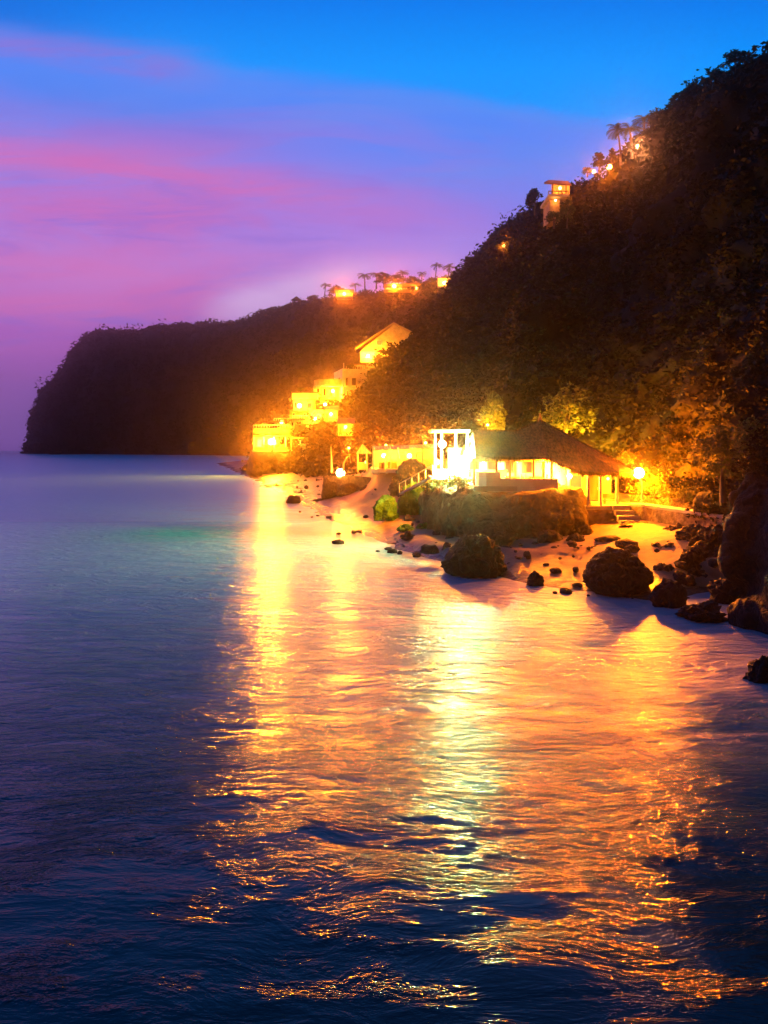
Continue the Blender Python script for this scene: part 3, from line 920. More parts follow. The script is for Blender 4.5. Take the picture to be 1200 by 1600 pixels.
# rock outcrop under the pavilion
HO = [
    plist((655, 790, 84), (655, 770, 85), (662, 755, 88), (690, 748, 100)),
    plist((668, 818, 74), (664, 785, 75), (674, 758, 77), (690, 747, 92)),
    plist((700, 836, 66.5), (698, 800, 67), (700, 768, 68.5), (700, 752, 80)),
    plist((730, 838, 63), (728, 800, 63.5), (735, 769, 65.0), (742, 757, 80)),
    plist((790, 840, 61), (790, 805, 62), (790, 770, 64.5), (795, 759, 80)),
    plist((850, 840, 60.5), (850, 805, 61), (850, 770, 63.5), (855, 757, 80)),
    plist((890, 838, 61), (893, 805, 61), (890, 768, 62.5), (880, 757, 70), (880, 757, 80)),
    plist((915, 830, 62.5), (917, 800, 62.5), (906, 766, 64), (892, 758, 71), (885, 757, 80)),
    plist((915, 820, 68), (918, 800, 68), (910, 768, 69), (895, 760, 74), (890, 757, 80)),
]
M['outcrop'] = mat_rock('outcrop_rock', (0.022, 0.014, 0.009), (0.075, 0.046, 0.028), 0.6, 0.85, 0.22)
GO = loft(HO, 240, 90, amp=0.6, freq=0.36, octv=5)
grid_obj('rock_outcrop', GO, M['outcrop'])

# rock shelf under the waterfront houses
HR = [
    plist((388, 741, 262), (390, 720, 263), (395, 706, 264), (410, 703, 285)),
    plist((390, 743, 248), (393, 722, 249), (396, 706, 250), (410, 703, 280)),
    plist((430, 742, 246), (430, 722, 247), (430, 707, 248), (435, 703, 280)),
    plist((470, 741, 240), (470, 726, 242), (470, 712, 244), (470, 703, 280)),
    plist((505, 741, 232), (505, 732, 236), (502, 722, 240), (500, 712, 270)),
]
GR = loft(HR, 60, 24, amp=1.0, freq=0.12, octv=5)
grid_obj('rock_shelf', GR, M['rock'])


# ------------------------------------------------------------------ lamps
def light(parent, loc, power, col, r=0.15):
    ld = bpy.data.lights.new('lamp_light', 'POINT')
    ld.energy = power * PW; ld.color = col; ld.shadow_soft_size = r
    o = bpy.data.objects.new('lamp_light', ld); COL.objects.link(o)
    o.parent = parent
    o.location = Vector(loc) - root_of(parent).location
    return o


def lamp(px, py, D, power, col, mat, label, r=0.2, stem=0.6, name='wall_lamp', cat='lamp', group=None, hang=True):
    c = at(px, py, D)
    base = Vector((c.x, c.y, c.z + stem)) if hang else Vector((c.x, c.y, c.z - stem))
    t = thing(name, label, cat, base, 0, group)
    g = 1 if hang else -1
    MB().tube([base, (c.x, c.y, c.z + g * r * 0.9)], max(0.02, r * 0.12), 6).tube([(c.x, c.y, c.z + g * r * 0.85), (c.x, c.y, c.z + g * r * 1.15)], [r * .55, r * .3], 8).build('bracket' if hang else 'post', M['metal'], t)
    MB().ball(c, r, 14, 9).build('globe', M[mat], t, smooth=True)
    light(t, c, power, col, r * 0.8)
    return t


PW = 2.7
# street lamp beside the path
t = thing('street_lamp', 'tall path lamp with a blazing round globe on a pale post', 'lamp', at(1003, 786, 65))
b = at(1003, 786, 65); c = at(998, 739, 65)
MB().tube([b, b + Vector((0, 0, .25)), b + Vector((0, 0, .26)), (b.x, b.y, c.z - .8), (c.x, c.y, c.z - .42)], [.16, .16, .085, .07, .07], 10).build('post', M['metal'], t, smooth=False)
MB().tube([(c.x, c.y, c.z - .46), (c.x, c.y, c.z - .36)], [.1, .26], 10).build('collar', M['metal'], t)
MB().ball(c, 0.46, 20, 14).build('globe', mat_emit('street_lamp_glass', (1.0, 0.75, 0.42), 8), t, smooth=True)
light(t, c, 19000, (1.0, 0.19, 0.001), 0.4)

lamp(691, 694, 76, 9000, WHITE, 'bulb_white', 'brightest hanging lamp in the middle of the flat roofed pergola', .4, .9, 'pendant_lamp')
lamp(724, 717, 73.5, 9000, COOL, 'bulb_cool', 'greenish white flood lamp between pergola and pavilion gable', .34, .6, 'flood_lamp', hang=False)
lamp(683, 722, 77, 3000, WHITE, 'bulb_white', 'lower left lamp inside the flat roofed pergola', .26, .4, 'pendant_lamp')
lamp(755, 722, 70, 5000, WARM, 'bulb_warm', 'pendant lamp over the left end of the pavilion dining hall', .15, .5, 'pendant_lamp', group='pendant lamps in the pavilion')
lamp(808, 720, 71, 4800, WARM, 'bulb_warm', 'pendant lamp over the middle of the pavilion dining hall', .15, .5, 'pendant_lamp', group='pendant lamps in the pavilion')
lamp(848, 717, 67, 5200, WARM, 'bulb_warm', 'pendant lamp under the right eave corner of the dining hall', .15, .3, 'pendant_lamp', group='pendant lamps in the pavilion')
lamp(890, 744, 66, 4000, WHITE, 'bulb_white', 'bright lamp at the left end of the pavilion porch', .22, .35, 'pendant_lamp')
lamp(950, 748, 66.5, 500, WARM, 'bulb_warm', 'small ceiling lamp inside the right half of the porch', .12, .2, 'pendant_lamp')
lamp(640, 712, 100, 4000, WHITE, 'bulb_white', 'bright lamp under the right end of the beach bar awning', .3, .5, 'pendant_lamp')
lamp(600, 712, 106, 3500, WHITE, 'bulb_white', 'bright lamp under the left end of the beach bar awning', .3, .5, 'pendant_lamp')
lamp(572, 722, 112, 900, WARM, 'bulb_warm', 'lamp inside the little gabled beach hut', .2, .4, 'pendant_lamp')
lamp(532, 739, 128, 2500, WHITE, 'bulb_white', 'low box lamp glowing on the sand beside the bent palm posts', .75, 1.0, 'ground_lamp', hang=False)
lamp(425, 691, 244.6, 90000, WHITE, 'bulb_white', 'blinding lamp in the open front of the waterfront restaurant', 1.2, 1.6, 'pendant_lamp')
lamp(468, 692, 247, 7000, WARM, 'bulb_warm', 'lamp under the terrace right of the waterfront restaurant', .8, .6, 'pendant_lamp')
lamp(520, 611, 257, 20000, WHITE, 'bulb_white', 'bright lamp under the balcony of the white villa', .5, .6, 'pendant_lamp')
lamp(468, 634, 253, 7000, WHITE, 'bulb_white', 'square lit lamp on the front of the terraced house', .7, .4, 'wall_lamp')
lamp(508, 632, 246, 12000, WHITE, 'bulb_white', 'lamp on the terrace just below the balcony of the white villa', .5, .5, 'wall_lamp')
lamp(492, 654, 252, 8000, WHITE, 'bulb_white', 'lamp in the passage between the terraced house and the rocks', .5, .5, 'wall_lamp')
lamp(440, 660, 252, 4000, WARM, 'bulb_warm', 'lamp on the roof terrace of the waterfront restaurant', .6, .8, 'garden_lamp', hang=False)
lamp(575, 556, 281, 16000, WHITE, 'bulb_white', 'lamp on the balcony of the gabled villa', .5, .5, 'wall_lamp')
lamp(662, 548, 285, 6000, WARM, 'bulb_warm', 'lamp beside the steps right of the gabled villa', .7, 1.5, 'garden_lamp', hang=False)
lamp(683, 500, 330, 16000, WARM, 'bulb_warm', 'garden lamp glowing inside the bush above the gabled villa', 1.1, 1.5, 'garden_lamp', hang=False)
lamp(691, 478, 360, 4000, WARM, 'bulb_warm', 'middle lamp on the hillside stair below the ridge', .9, 2, 'garden_lamp', hang=False)
lamp(687, 469, 372, 4000, WHITE, 'bulb_white', 'top lamp on the hillside stair below the ridge', 1.2, 2, 'garden_lamp', hang=False)
lamp(538, 459, 628, 30000, WARM, 'bulb_warm', 'lamp under the flat roof of the left ridge villa', 1.4, 1.0, 'pendant_lamp')
lamp(616, 447, 545, 22000, WARM, 'bulb_warm', 'bright left lamp on the long ridge restaurant', 1.5, 1.0, 'pendant_lamp')
lamp(652, 450, 545, 16000, WARM, 'bulb_warm', 'right lamp on the long ridge restaurant', 1.2, 1.0, 'pendant_lamp')
lamp(695, 442, 500, 12000, WHITE, 'bulb_white', 'lamp in front of the small white ridge house', 1.2, 1.0, 'pendant_lamp')
lamp(952, 261, 172, 3500, AMBER, 'bulb_warm', 'amber lamp among the bushes on the crest of the dark hill', .6, 1.0, 'garden_lamp', hang=False)
lamp(928, 268, 178, 900, WARM, 'bulb_warm', 'small lamp left of the amber lamp on the crest', .4, .8, 'garden_lamp', hang=False)
lamp(875, 294, 179, 900, AMBER, 'bulb_warm', 'lamp in the upper room of the clifftop villa', .35, .3, 'pendant_lamp')
lamp(868, 313, 174.6, 60, WHITE, 'bulb_white', 'lamp below the balcony of the clifftop villa', .2, .3, 'wall_lamp')
lamp(996, 228, 157, 4000, (1, .35, .15), 'bulb_warm', 'garden lamp shining up into the crest palms', .3, .8, 'garden_lamp', hang=False)
lamp(787, 384, 262, 3000, AMBER, 'bulb_warm', 'lamp hidden in the bush half way along the hill skyline', .5, 1.0, 'garden_lamp', hang=False)


lamp(905, 700, 80, 5000, (1.0, 0.45, 0.01), 'bulb_warm', 'garden lamp hidden behind the pavilion roof under the yellow green tree', .15, .6, 'garden_lamp', hang=False)
lamp(665, 692, 110, 6000, AMBER, 'bulb_warm', 'added amber lamp lighting the slope behind the right end of the beach bar', .2, 1.0, 'garden_lamp', hang=False)  # added lamp, brightens the slope above the bar
lamp(603, 696, 124, 6000, AMBER, 'bulb_warm', 'added amber lamp lighting the slope behind the left end of the beach bar', .2, 1.0, 'garden_lamp', hang=False)  # second added lamp for the same slope
lamp(545, 700, 165, 7000, AMBER, 'bulb_warm', 'amber garden lamp on the slope left of the gabled beach hut', .25, 1.2, 'garden_lamp', hang=False)
lamp(762, 664, 83, 2500, (1.0, 0.4, 0.01), 'bulb_warm', 'garden lamp behind the left gable of the pavilion', .15, .5, 'garden_lamp', hang=False)

# ------------------------------------------------------------------ pavilion
pv = thing('pavilion', 'open sided beach pavilion with a big dark hipped thatch roof above the rocks', 'pavilion', (14, 67, 4.0))
MB().prism([(7.8, 66.0), (15.6, 65.4), (15.6, 79), (7.8, 79)], 5.2, 5.62).build('hall_floor', M['concrete'], pv)
MB().prism([(15.62, 63.6), (21.4, 64.6), (21.4, 79), (15.62, 79)], 3.75, 4.05).build('porch_floor', M['concrete'], pv)
# low front wall, taller and rounded at its left end
pts = []
for px, D in ((744, 67.6), (748, 66.6), (760, 66.1), (782, 65.9), (810, 65.7), (840, 65.5), (872, 65.3)):
    p = at(px, 745, D); pts.append((p.x, p.y))
wl = MB()
for i, ((x0, y0), (x1, y1)) in enumerate(zip(pts, pts[1:])):
    zt = 6.85 if i < 3 else 6.3
    wl.prism([(x0, y0), (x1, y1), (x1, y1 + .28), (x0, y0 + .28)], 5.1, zt)
wl.build('front_wall', M['plaster'], pv)
MB().box(8.2, 21.0, 77.6, 77.9, 4.0, 8.6).build('back_wall', M['cream'], pv)
MB().box(16.3, 21.0, 70.2, 70.45, 4.05, 7.9).box(16.05, 16.3, 66.6, 77.6, 4.05, 7.9).build('porch_wall', M['cream'], pv)
for px, D in ((741, 67.4), (776, 66.6), (797, 66.6), (834, 66.2), (862, 66.0)):
    p = at(px, 720, D)
    MB().tube([(p.x, p.y, 5.62), (p.x, p.y, 8.1)], [.11, .09], 8).build('hall_post', M['wood'], pv)
for px, D in ((919, 64.3), (938, 64.4), (964, 65.0)):
    p = at(px, 760, D)
    MB().box(p.x - .1, p.x + .1, p.y - .1, p.y + .1, 4.05, 7.05).build('porch_post', M['plaster'], pv)
a = at(917, 783, 64.2); b = at(966, 783, 65.0)
MB().tube([(a.x, a.y, 4.5), (b.x, b.y, 4.5)], .045, 6).build('porch_rail', M['pale_wood'], pv)
dd = MB().box(18.75, 19.85, 70.1, 70.19, 4.05, 6.5).build('door', M['wood'], pv)
MB().box(19.7, 19.76, 70.02, 70.1, 5.1, 5.3).build('handle', M['metal'], dd)
wd = MB().box(17.2, 18.3, 70.12, 70.19, 5.2, 6.5).build('window', M['pale_wood'], pv)
MB().box(17.28, 18.22, 70.1, 70.119, 5.28, 6.42).build('pane', M['lit_dim'], wd)
# roof
apex = Vector((14.9, 72.5, 11.55)); rl = Vector((8.5, 72.5, 10.55)); rr = Vector((12.6, 72.5, 10.55))
fl = Vector((7.9, 65.4, 8.25)); fm = Vector((14.1, 65.0, 8.2)); fr0 = Vector((16.3, 62.9, 7.0)); fr1 = Vector((19.4, 62.6, 6.95)); fr2 = Vector((21.6, 65.0, 6.95))
br = Vector((21.8, 79.2, 7.0)); bm_ = Vector((14.3, 79.6, 8.2)); bl = Vector((7.9, 79.6, 8.25))
rf = MB()
V = [apex, rl, rr, fl, fm, fr0, fr1, fr2, br, bm_, bl]
fs = [(1, 3, 4, 2), (2, 4, 0), (4, 5, 0), (5, 6, 0), (6, 7, 0), (7, 8, 0), (8, 9, 0), (9, 2, 0), (9, 10, 1, 2)]
low = [p - Vector((0, 0, .28)) for p in V]
fs2 = [tuple(i + 11 for i in reversed(f)) for f in fs]
rim = [3, 4, 5, 6, 7, 8, 9, 10, 1]
fs3 = [(rim[i], rim[i] + 11, rim[(i + 1) % 9] + 11, rim[(i + 1) % 9]) for i in range(9)]
rf.add(V + low, fs + fs2 + fs3)
ro = rf.build('roof', M['roof'], pv)
MB().tube([apex + Vector((0, 0, -.1)), apex + Vector((0, 0, .25)), apex + Vector((0, 0, .75))], [.28, .16, .05], 8).build('finial', M['wood'], ro)
cp = MB()
for p, q in ((apex, fm), (apex, fr0), (apex, fr2), (rl, rr), (rr, apex)):
    cp.tube([p + Vector((0, 0, .03)), q + Vector((0, 0, .03))], .11, 6)
cp.build('ridge_cap', M['roof'], ro)
gf = np.random.default_rng(5); fr_ = MB()
for p, q in ((fl, fm), (fm, fr0), (fr0, fr1), (fr1, fr2), (fr2, br)):
    n_ = int((q - p).length * 9)
    for i in range(n_):
        c0 = p.lerp(q, (i + gf.random()) / n_) - Vector((0, 0, .2)); dr = (q - p).normalized() * gf.uniform(.04, .12); ln = gf.uniform(.12, .45)
        o2 = Vector((gf.normal() * .05, -.05 + gf.normal() * .04, -ln))
        fr_.add([c0 - dr, c0 + dr, c0 + dr * .3 + o2], [(0, 1, 2)])
fr_.build('eave_fringe', M['roof'], ro)
MB().add([(8.45, 66.2, 8.0), (8.45, 78.8, 8.0), (8.75, 72.5, 10.25), (8.6, 66.2, 8.0), (8.6, 78.8, 8.0), (8.9, 72.5, 10.25)], [(0, 2, 1), (3, 4, 5), (0, 3, 5, 2), (2, 5, 4, 1), (0, 1, 4, 3)]).build('gable_panel', M['plaster'], pv)
for x in (9.2, 11.0, 12.8, 14.6):
    f = MB().box(x - .5, x + .5, 77.5, 77.59, 6.4, 7.7).build('window', M['wood'], pv)
    MB().box(x - .4, x + .4, 77.46, 77.499, 6.5, 7.6).build('pane', M['glass'], f)
bm2 = MB()
for y in (67.5, 70, 72.5, 75):
    bm2.box(8.3, 15.5, y - .09, y + .09, 7.72, 7.92)
bm2.build('ceiling_beam', M['wood'], pv)
MB().box(8.4, 12.2, 75.4, 75.9, 5.62, 6.7).box(8.3, 12.3, 75.3, 76.0, 6.7, 6.78).build('counter', M['wood'], pv)
for x in (12.6, 15.3):
    MB().box(x - .12, x + .12, 72.8, 73.04, 5.62, 8.0).build('hall_post', M['wood'], pv)
# furniture in the hall
TAB = [(9.4, 68.2, 'left'), (11.4, 68.6, 'middle'), (13.6, 68.0, 'right')]
for x, y, wh in TAB:
    t = thing('dining_table', f'square dining table at the {wh} of the pavilion hall front', 'table', (x, y, 5.62), 0, 'dining tables in the pavilion')
    MB().box(x - .5, x + .5, y - .5, y + .5, 6.33, 6.38).build('tabletop', M['wood'], t)
    for sx_ in (-.42, .42):
        for sy_ in (-.42, .42):
            MB().box(x + sx_ - .035, x + sx_ + .035, y + sy_ - .035, y + sy_ + .035, 5.62, 6.33).build('leg', M['wood'], t)
    for s in (-1, 1):
        cx = x + s * .8
        k = thing('dining_chair', f'wooden dining chair on the {"left" if s < 0 else "right"} of the {wh} dining table', 'chair', (cx, y, 5.62), 0, 'dining chairs in the pavilion')
        MB().box(cx - .22, cx + .22, y - .22, y + .22, 6.05, 6.1).build('seat', M['wood'], k)
        MB().box(cx + s * .19 - .025, cx + s * .19 + .025, y - .22, y + .22, 6.1, 6.6).build('backrest', M['wood'], k)
        for sx_ in (-.19, .19):
            for sy_ in (-.19, .19):
                MB().box(cx + sx_ - .02, cx + sx_ + .02, y + sy_ - .02, y + sy_ + .02, 5.62, 6.05).build('leg', M['wood'], k)
# bench on the porch
p = at(955, 772, 66.5)
t = thing('bench', 'dark wooden bench against the yellow porch wall', 'bench', (p.x, p.y, 4.05))
MB().box(p.x - .7, p.x + .7, p.y - .22, p.y + .22, 4.47, 4.54).build('seat', M['wood'], t)
MB().box(p.x - .7, p.x + .7, p.y + .2, p.y + .25, 4.56, 4.95).build('backrest', M['wood'], t)
for s in (-.6, .6): MB().box(p.x + s - .05, p.x + s + .05, p.y - .2, p.y + .18, 4.05, 4.468).build('leg', M['wood'], t)

# porch retaining wall, steps, path and path wall
p0, p1 = at(905, 789, 63.3), at(972, 789, 64.3)
MB().prism([(p0.x, p0.y), (p1.x, p1.y), (p1.x, p1.y + 2), (p0.x, p0.y + 2)], 0.8, 3.74).build('retaining_wall', M['stone_wall'])
tag(bpy.data.objects['retaining_wall'], 'rough stone retaining wall under the porch, right of the rock outcrop', 'wall')
st = MB()
for i in range(4):
    q = at(975 + i * 4, 790 + i * 8, 63.9 - i * 0.5)
    st.box(q.x - .9, q.x + .9, q.y, q.y + .6 + i * .02, q.z - .45, q.z)
o = st.build('stone_steps', M['concrete']); tag(o, 'four pale stone steps going down from the porch to the sand', 'steps')
Lft = [at(905 + 70, 787, 64.5), at(1000, 788, 63), at(1050, 795, 59), at(1100, 802, 55.5), at(1160, 809, 52)]
wp = MB(); ww = MB()
for a, b in zip(Lft, Lft[1:]):
    back = Vector((1.1, 1.5, 0))
    wp.slab([a + Vector((0, 0, 0)), b, b + back, a + back], 0.2)
    ww.add([a - Vector((0, 0, .21)), b - Vector((0, 0, .21)), b - Vector((.0, .5, 3.2)), a - Vector((.0, .5, 3.2)), a + Vector((.4, .5, -.21)), b + Vector((.4, .5, -.21)), b + Vector((.4, .5, -3.2)), a + Vector((.4, .5, -3.2))],
           [(3, 2, 1, 0), (0, 1, 5, 4), (4, 5, 6, 7)])
o = wp.build('path', M['concrete']); o['kind'] = 'structure'
o = ww.build('path_wall', M['stone_wall']); tag(o, 'rubble stone wall holding up the bright path above the rocks', 'wall')
# bright rubble bank behind the lamp
HB = [plist((985, 786, 66.5), (990, 770, 68), (1000, 752, 70), (1010, 745, 75)),
      plist((1030, 789, 63.5), (1032, 770, 65), (1034, 752, 67), (1040, 742, 74)),
      plist((1065, 793, 60.5), (1062, 780, 62), (1060, 765, 65), (1062, 758, 72)),
      plist((1100, 799, 57.8), (1098, 790, 59), (1095, 780, 62), (1095, 775, 70)),
      plist((1150, 803, 54), (1145, 790, 56), (1140, 780, 60), (1140, 775, 68))]
M['bank'] = mat_rock('bank_stone', (0.05, 0.036, 0.022), (0.15, 0.11, 0.07), 0.9, 0.9, 0.35)
GK = loft(HB, 60, 24, amp=.4, freq=.45, octv=5)
grid_obj('bank', GK, M['bank'])
vegetation('bank_shrubbery', GK[:, 9:], 260, 40, 9, M['leaf_tree'], kr=0.010, kl=0.0019)

# ------------------------------------------------------------------ pergola left of the pavilion
pg = thing('pergola', 'flat roofed pergola on slim posts crowded with blazing lamps', 'pergola', at(705, 748, 76))
MB().pbox(674, 735, 671, 675, 74, 5).build('roof_slab', M['pale_wood'], pg)
for px in (680, 690, 712, 730):
    for D in ((74.6, 78.4) if px in (680, 730) else (74.6,)):
        p = at(px, 700, D)
        MB().box(p.x - .09, p.x + .09, D - .09, D + .09, 5.6, at(px, 675, 74).z).build('post', M['plaster'], pg)
MB().pbox(674, 737, 746, 750, 74, 6).build('deck', M['concrete'], pg)
MB().pbox(676, 700, 733, 746, 74.2, .25).build('parapet', M['plaster'], pg)
MB().pbox(700, 736, 700, 746, 79.4, .25).build('back_wall', M['cream'], pg)
# ramp with railing
rp_ = thing('ramp', 'sloping walkway with a bright handrail climbing to the pergola', 'ramp', at(625, 768, 84))
a, b = at(624, 770, 84), at(676, 742, 77)
MB().slab([a, b, b + Vector((.6, 1.4, 0)), a + Vector((.6, 1.4, 0))], .25).build('walkway', M['concrete'], rp_)
MB().tube([a + Vector((0, 0, 1)), b + Vector((0, 0, 1))], .06, 6).build('handrail', M['pale_wood'], rp_)
for i in range(6):
    q = a.lerp(b, i / 5)
    MB().box(q.x - .04, q.x + .04, q.y - .04, q.y + .04, q.z, q.z + 1.0).build('baluster', M['pale_wood'], rp_)

# ------------------------------------------------------------------ beach bar row
bb = thing('beach_bar', 'long open beach bar under a low pale awning, full of light', 'bar', at(630, 735, 103))
MB().slab([at(582, 702, 104), at(680, 699, 97), at(680, 694, 104), at(582, 697, 111)], .2).build('awning', M['pale_tile'], bb)
for px, D in ((584, 104), (604, 103), (622, 101), (642, 100), (660, 99), (678, 97.5)):
    p = at(px, 710, D); MB().tube([(p.x, p.y, 5.4), (p.x, p.y, at(px, 700, D).z)], .12, 6).build('post', M['pale_wood'], bb)
p, q = at(582, 733, 111), at(682, 731, 104)
MB().prism([(p.x, p.y), (q.x, q.y), (q.x, q.y + .3), (p.x, p.y + .3)], 5.0, 8.9).build('back_wall', M['cream'], bb)
MB().slab([at(580, 733, 103), at(684, 733, 96.5), at(684, 729, 106), at(580, 729, 113)], .5).build('floor', M['concrete'], bb)
MB().pbox(592, 620, 722, 732, 103.5, .8).build('counter', M['wood'], bb)
hut = thing('beach_hut', 'little open hut with a steep gabled front left of the beach bar', 'hut', at(568, 735, 112))
g = [at(556, 709, 111), at(580, 709, 111), at(566, 694, 111)]
MB().add([*g, *[p + Vector((0, 5, 0)) for p in g]], [(0, 1, 2), (5, 4, 3), (0, 2, 5, 3), (1, 4, 5, 2)]).build('roof', M['pale_tile'], hut)
for px in (559, 573):
    for D in (111.4, 115):
        p = at(px, 710, D); MB().tube([(p.x, p.y, 5.3), (p.x, p.y, at(px, 709, 111).z)], .13, 6).build('post', M['pale_wood'], hut)
MB().pbox(558, 575, 722, 734, 115.4, .2).build('back_wall', M['cream'], hut)
p = at(518, 738, 130)
o = MB().tube([p, p + Vector((0, 0, 2.4)), p + Vector((-.1, 0, 4.4))], [.16, .14, .05], 6).build('bare_pole', M['pale_wood']); tag(o, 'single bare pale pole left of the box lamp on the sand', 'pole')
p = at(536, 738, 126); q = at(546, 712, 126)
o = MB().tube([p, (p.x + .1, p.y, p.z + 1.5), (p.x + .6, p.y, p.z + 2.5), q, q + Vector((.2, 0, -1.2))], [.16, .15, .13, .11, .09], 6).build('bent_post', M['pale_wood']); tag(o, 'pale post bent over at its top like an arch beside the box lamp', 'post')
cw = MB()
for (x0, y0, D0), (x1, y1, D1) in (((505, 744, 132), (545, 743, 126)), ((545, 743, 126), (580, 746, 118))):
    a, b = at(x0, y0, D0), at(x1, y1, D1)
    cw.add([a, b, b + Vector((0, .8, 0)), a + Vector((0, .8, 0)), a - Vector((0, .3, 2.6)), b - Vector((0, .3, 2.6))], [(0, 1, 2, 3), (4, 5, 1, 0)])
o = cw.build('cove_wall', M['bank']); tag(o, 'low curved stone wall along the back of the cove', 'wall')


# ------------------------------------------------------------------ houses climbing the slope
def win(parent, px0, px1, py0, py1, D, mat='lit', fr=0.25):
    f = MB().pbox(px0, px1, py0, py1, D - .12, .1).build('window', M['plaster'], parent)
    k = fr * F / D
    MB().pbox(px0 + k, px1 - k, py0 + k, py1 - k, D - .16, .04).build('pane', M[mat], f)
    return f


def railing(parent, px0, px1, py0, py1, D, n, mat='plaster'):
    r = MB().pbox(px0, px1, py0, py0 + 1.2, D, .2)
    for i in range(n):
        x = px0 + (px1 - px0) * i / (n - 1)
        r.pbox(x - .5, x + .5, py0 + 1.2, py1, D + .02, .16)
    return r.build('railing', M[mat], parent)


# waterfront restaurant
h = thing('waterfront_restaurant', 'flat roofed waterfront restaurant with a wide blazing open front', 'restaurant', at(425, 705, 250))
MB().pbox(395, 452, 669, 682, 246, 12).build('roof', M['ochre'], h)
MB().pbox(396, 450, 683, 704, 256, .5).build('back_wall', M['cream'], h)
MB().pbox(394, 456, 703, 706, 245.5, 12).build('floor', M['concrete'], h)
for px in (396.5, 412, 428, 446): MB().pbox(px - .8, px + .8, 682, 703, 246.4, .4).build('column', M['plaster'], h)
MB().pbox(394.5, 452.5, 680, 682.4, 245.6, .5).build('fascia', M['wood'], h)
for x in (399, 417, 436, 448): MB().pbox(x - .6, x + .6, 659, 669, 249, .3).build('pergola_post', M['wood'], h)
MB().pbox(398, 449, 658, 659.2, 248.6, 6).build('pergola_beam', M['wood'], h)
for x in (414, 420, 426): win(h, x, x + 4, 686, 702, 255.8, 'glass', .15)
MB().pbox(397, 450, 699, 703, 245.8, .2).build('railing', M['wood'], h)
railing(h, 396, 450, 663.5, 669, 246.2, 14)
win(h, 401, 410, 686, 699, 255.9, 'lit'); win(h, 432, 442, 686, 699, 255.9, 'lit')
# garden terrace building
h = thing('terrace_bar', 'low bar with hanging lights right of the waterfront restaurant', 'bar', at(472, 710, 250))
MB().pbox(454, 487, 683, 685.5, 245.5, 8).build('roof', M['pale_tile'], h)
MB().pbox(455, 486, 686, 706, 253, .4).build('back_wall', M['cream'], h)
MB().pbox(453, 488, 706, 709, 245, 9).build('floor', M['concrete'], h)
for px in (455, 466, 476, 486): MB().pbox(px - .6, px + .6, 685.5, 706, 246, .3).build('post', M['pale_wood'], h)
# thatched umbrella
h = thing('thatched_umbrella', 'round thatched sunshade on a thick post by the low bar', 'sunshade', at(490, 694, 244))
a = at(490, 670, 244); z0 = at(490, 681, 244).z; r = 13 * 244 / F
MB().tube([(a.x, a.y, z0), (a.x, a.y, z0 + .12), (a.x, a.y, z0 + 1.1), (a.x, a.y, a.z)], [r, r * .97, r * .45, .1], 14).build('canopy', M['roof'], h)
MB().tube([at(490, 695, 244), (a.x, a.y, z0)], [.8, .6], 8).build('post', M['ochre'], h)
# sloping stone panel house
h = thing('terraced_house', 'yellow lit terraced house with stepped parapets and a square lamp', 'house', at(478, 668, 262))
MB().pbox(458, 492, 625, 642, 257, 12).build('upper_wall', M['cream'], h)
MB().pbox(456, 496, 614, 624, 255, 14).build('parapet', M['cream'], h)
MB().pbox(440, 482, 655, 668, 254, 14).build('lower_wall', M['cream'], h)
MB().pbox(452, 482, 642, 655, 256, 12).build('middle_wall', M['ochre'], h)
MB().pbox(482, 506, 640, 668, 255, 10).build('side_wall', M['cream'], h)
MB().add([at(458, 681, 250), at(470, 681, 250), at(480, 662, 250), at(461, 662, 250), at(458, 681, 252), at(470, 681, 252), at(480, 662, 252), at(461, 662, 252)],
         [(0, 1, 2, 3), (7, 6, 5, 4), (0, 4, 5, 1), (1, 5, 6, 2), (2, 6, 7, 3), (3, 7, 4, 0)]).build('buttress', M['ochre'], h)
MB().pbox(454.5, 497.5, 612.6, 613.9, 254, 16).build('eave', M['wood'], h)
MB().pbox(451, 483, 641.2, 642.6, 254.6, 14).build('ledge', M['wood'], h)
MB().pbox(439, 483, 654, 655.2, 252.8, 14).build('ledge', M['wood'], h)
for x0, x1, y0, y1, D_ in ((444, 449, 658, 666, 254), (455, 459, 658, 666, 254), (466, 471, 658, 667.5, 254), (457, 461, 645, 652, 256), (474, 479, 645, 653, 256), (460, 464, 628, 638, 257), (488, 492, 663, 667, 255)):
    win(h, x0, x1, y0, y1, D_, 'glass', .15)
for x in (459, 470, 481, 491): MB().pbox(x - .5, x + .5, 624, 642, 255.2, .3).build('post', M['wood'], h)
win(h, 480, 488, 628, 639, 257, 'lit_dim'); win(h, 485, 491, 646, 660, 255, 'lit'); win(h, 496, 503, 646, 660, 255, 'lit')
railing(h, 457, 482, 649, 655, 255.5, 8); railing(h, 428, 468, 653, 660, 253.5, 12)
# white villa
h = thing('white_villa', 'tall white villa with two dark windows and a rounded balcony wing', 'villa', at(550, 628, 266))


def pl(*ps): return [(at(px, 600, D).x, D) for px, D in ps]


MB().prism(pl((535, 258), (573, 262), (566, 276), (522, 272)), at(0, 632, 258).z, at(0, 579, 258).z).build('wall', M['plaster'], h)
MB().prism(pl((534.5, 257.6), (574, 261.7), (567, 276.5), (521.5, 272.4)), at(0, 579, 258).z + .01, at(0, 576, 258).z).build('roof_slab', M['plaster'], h)


def win_w(px0, px1, py0, py1, mat):
    D0 = 258 + (px0 - 535) / 38 * 4 - .14
    f = MB().pbox(px0, px1, py0, py1, D0, .3).build('window', M['pale_wood'], h)
    MB().pbox(px0 + .9, px1 - .9, py0 + .9, py1 - .9, D0 - .05, .05).build('pane', M[mat], f)


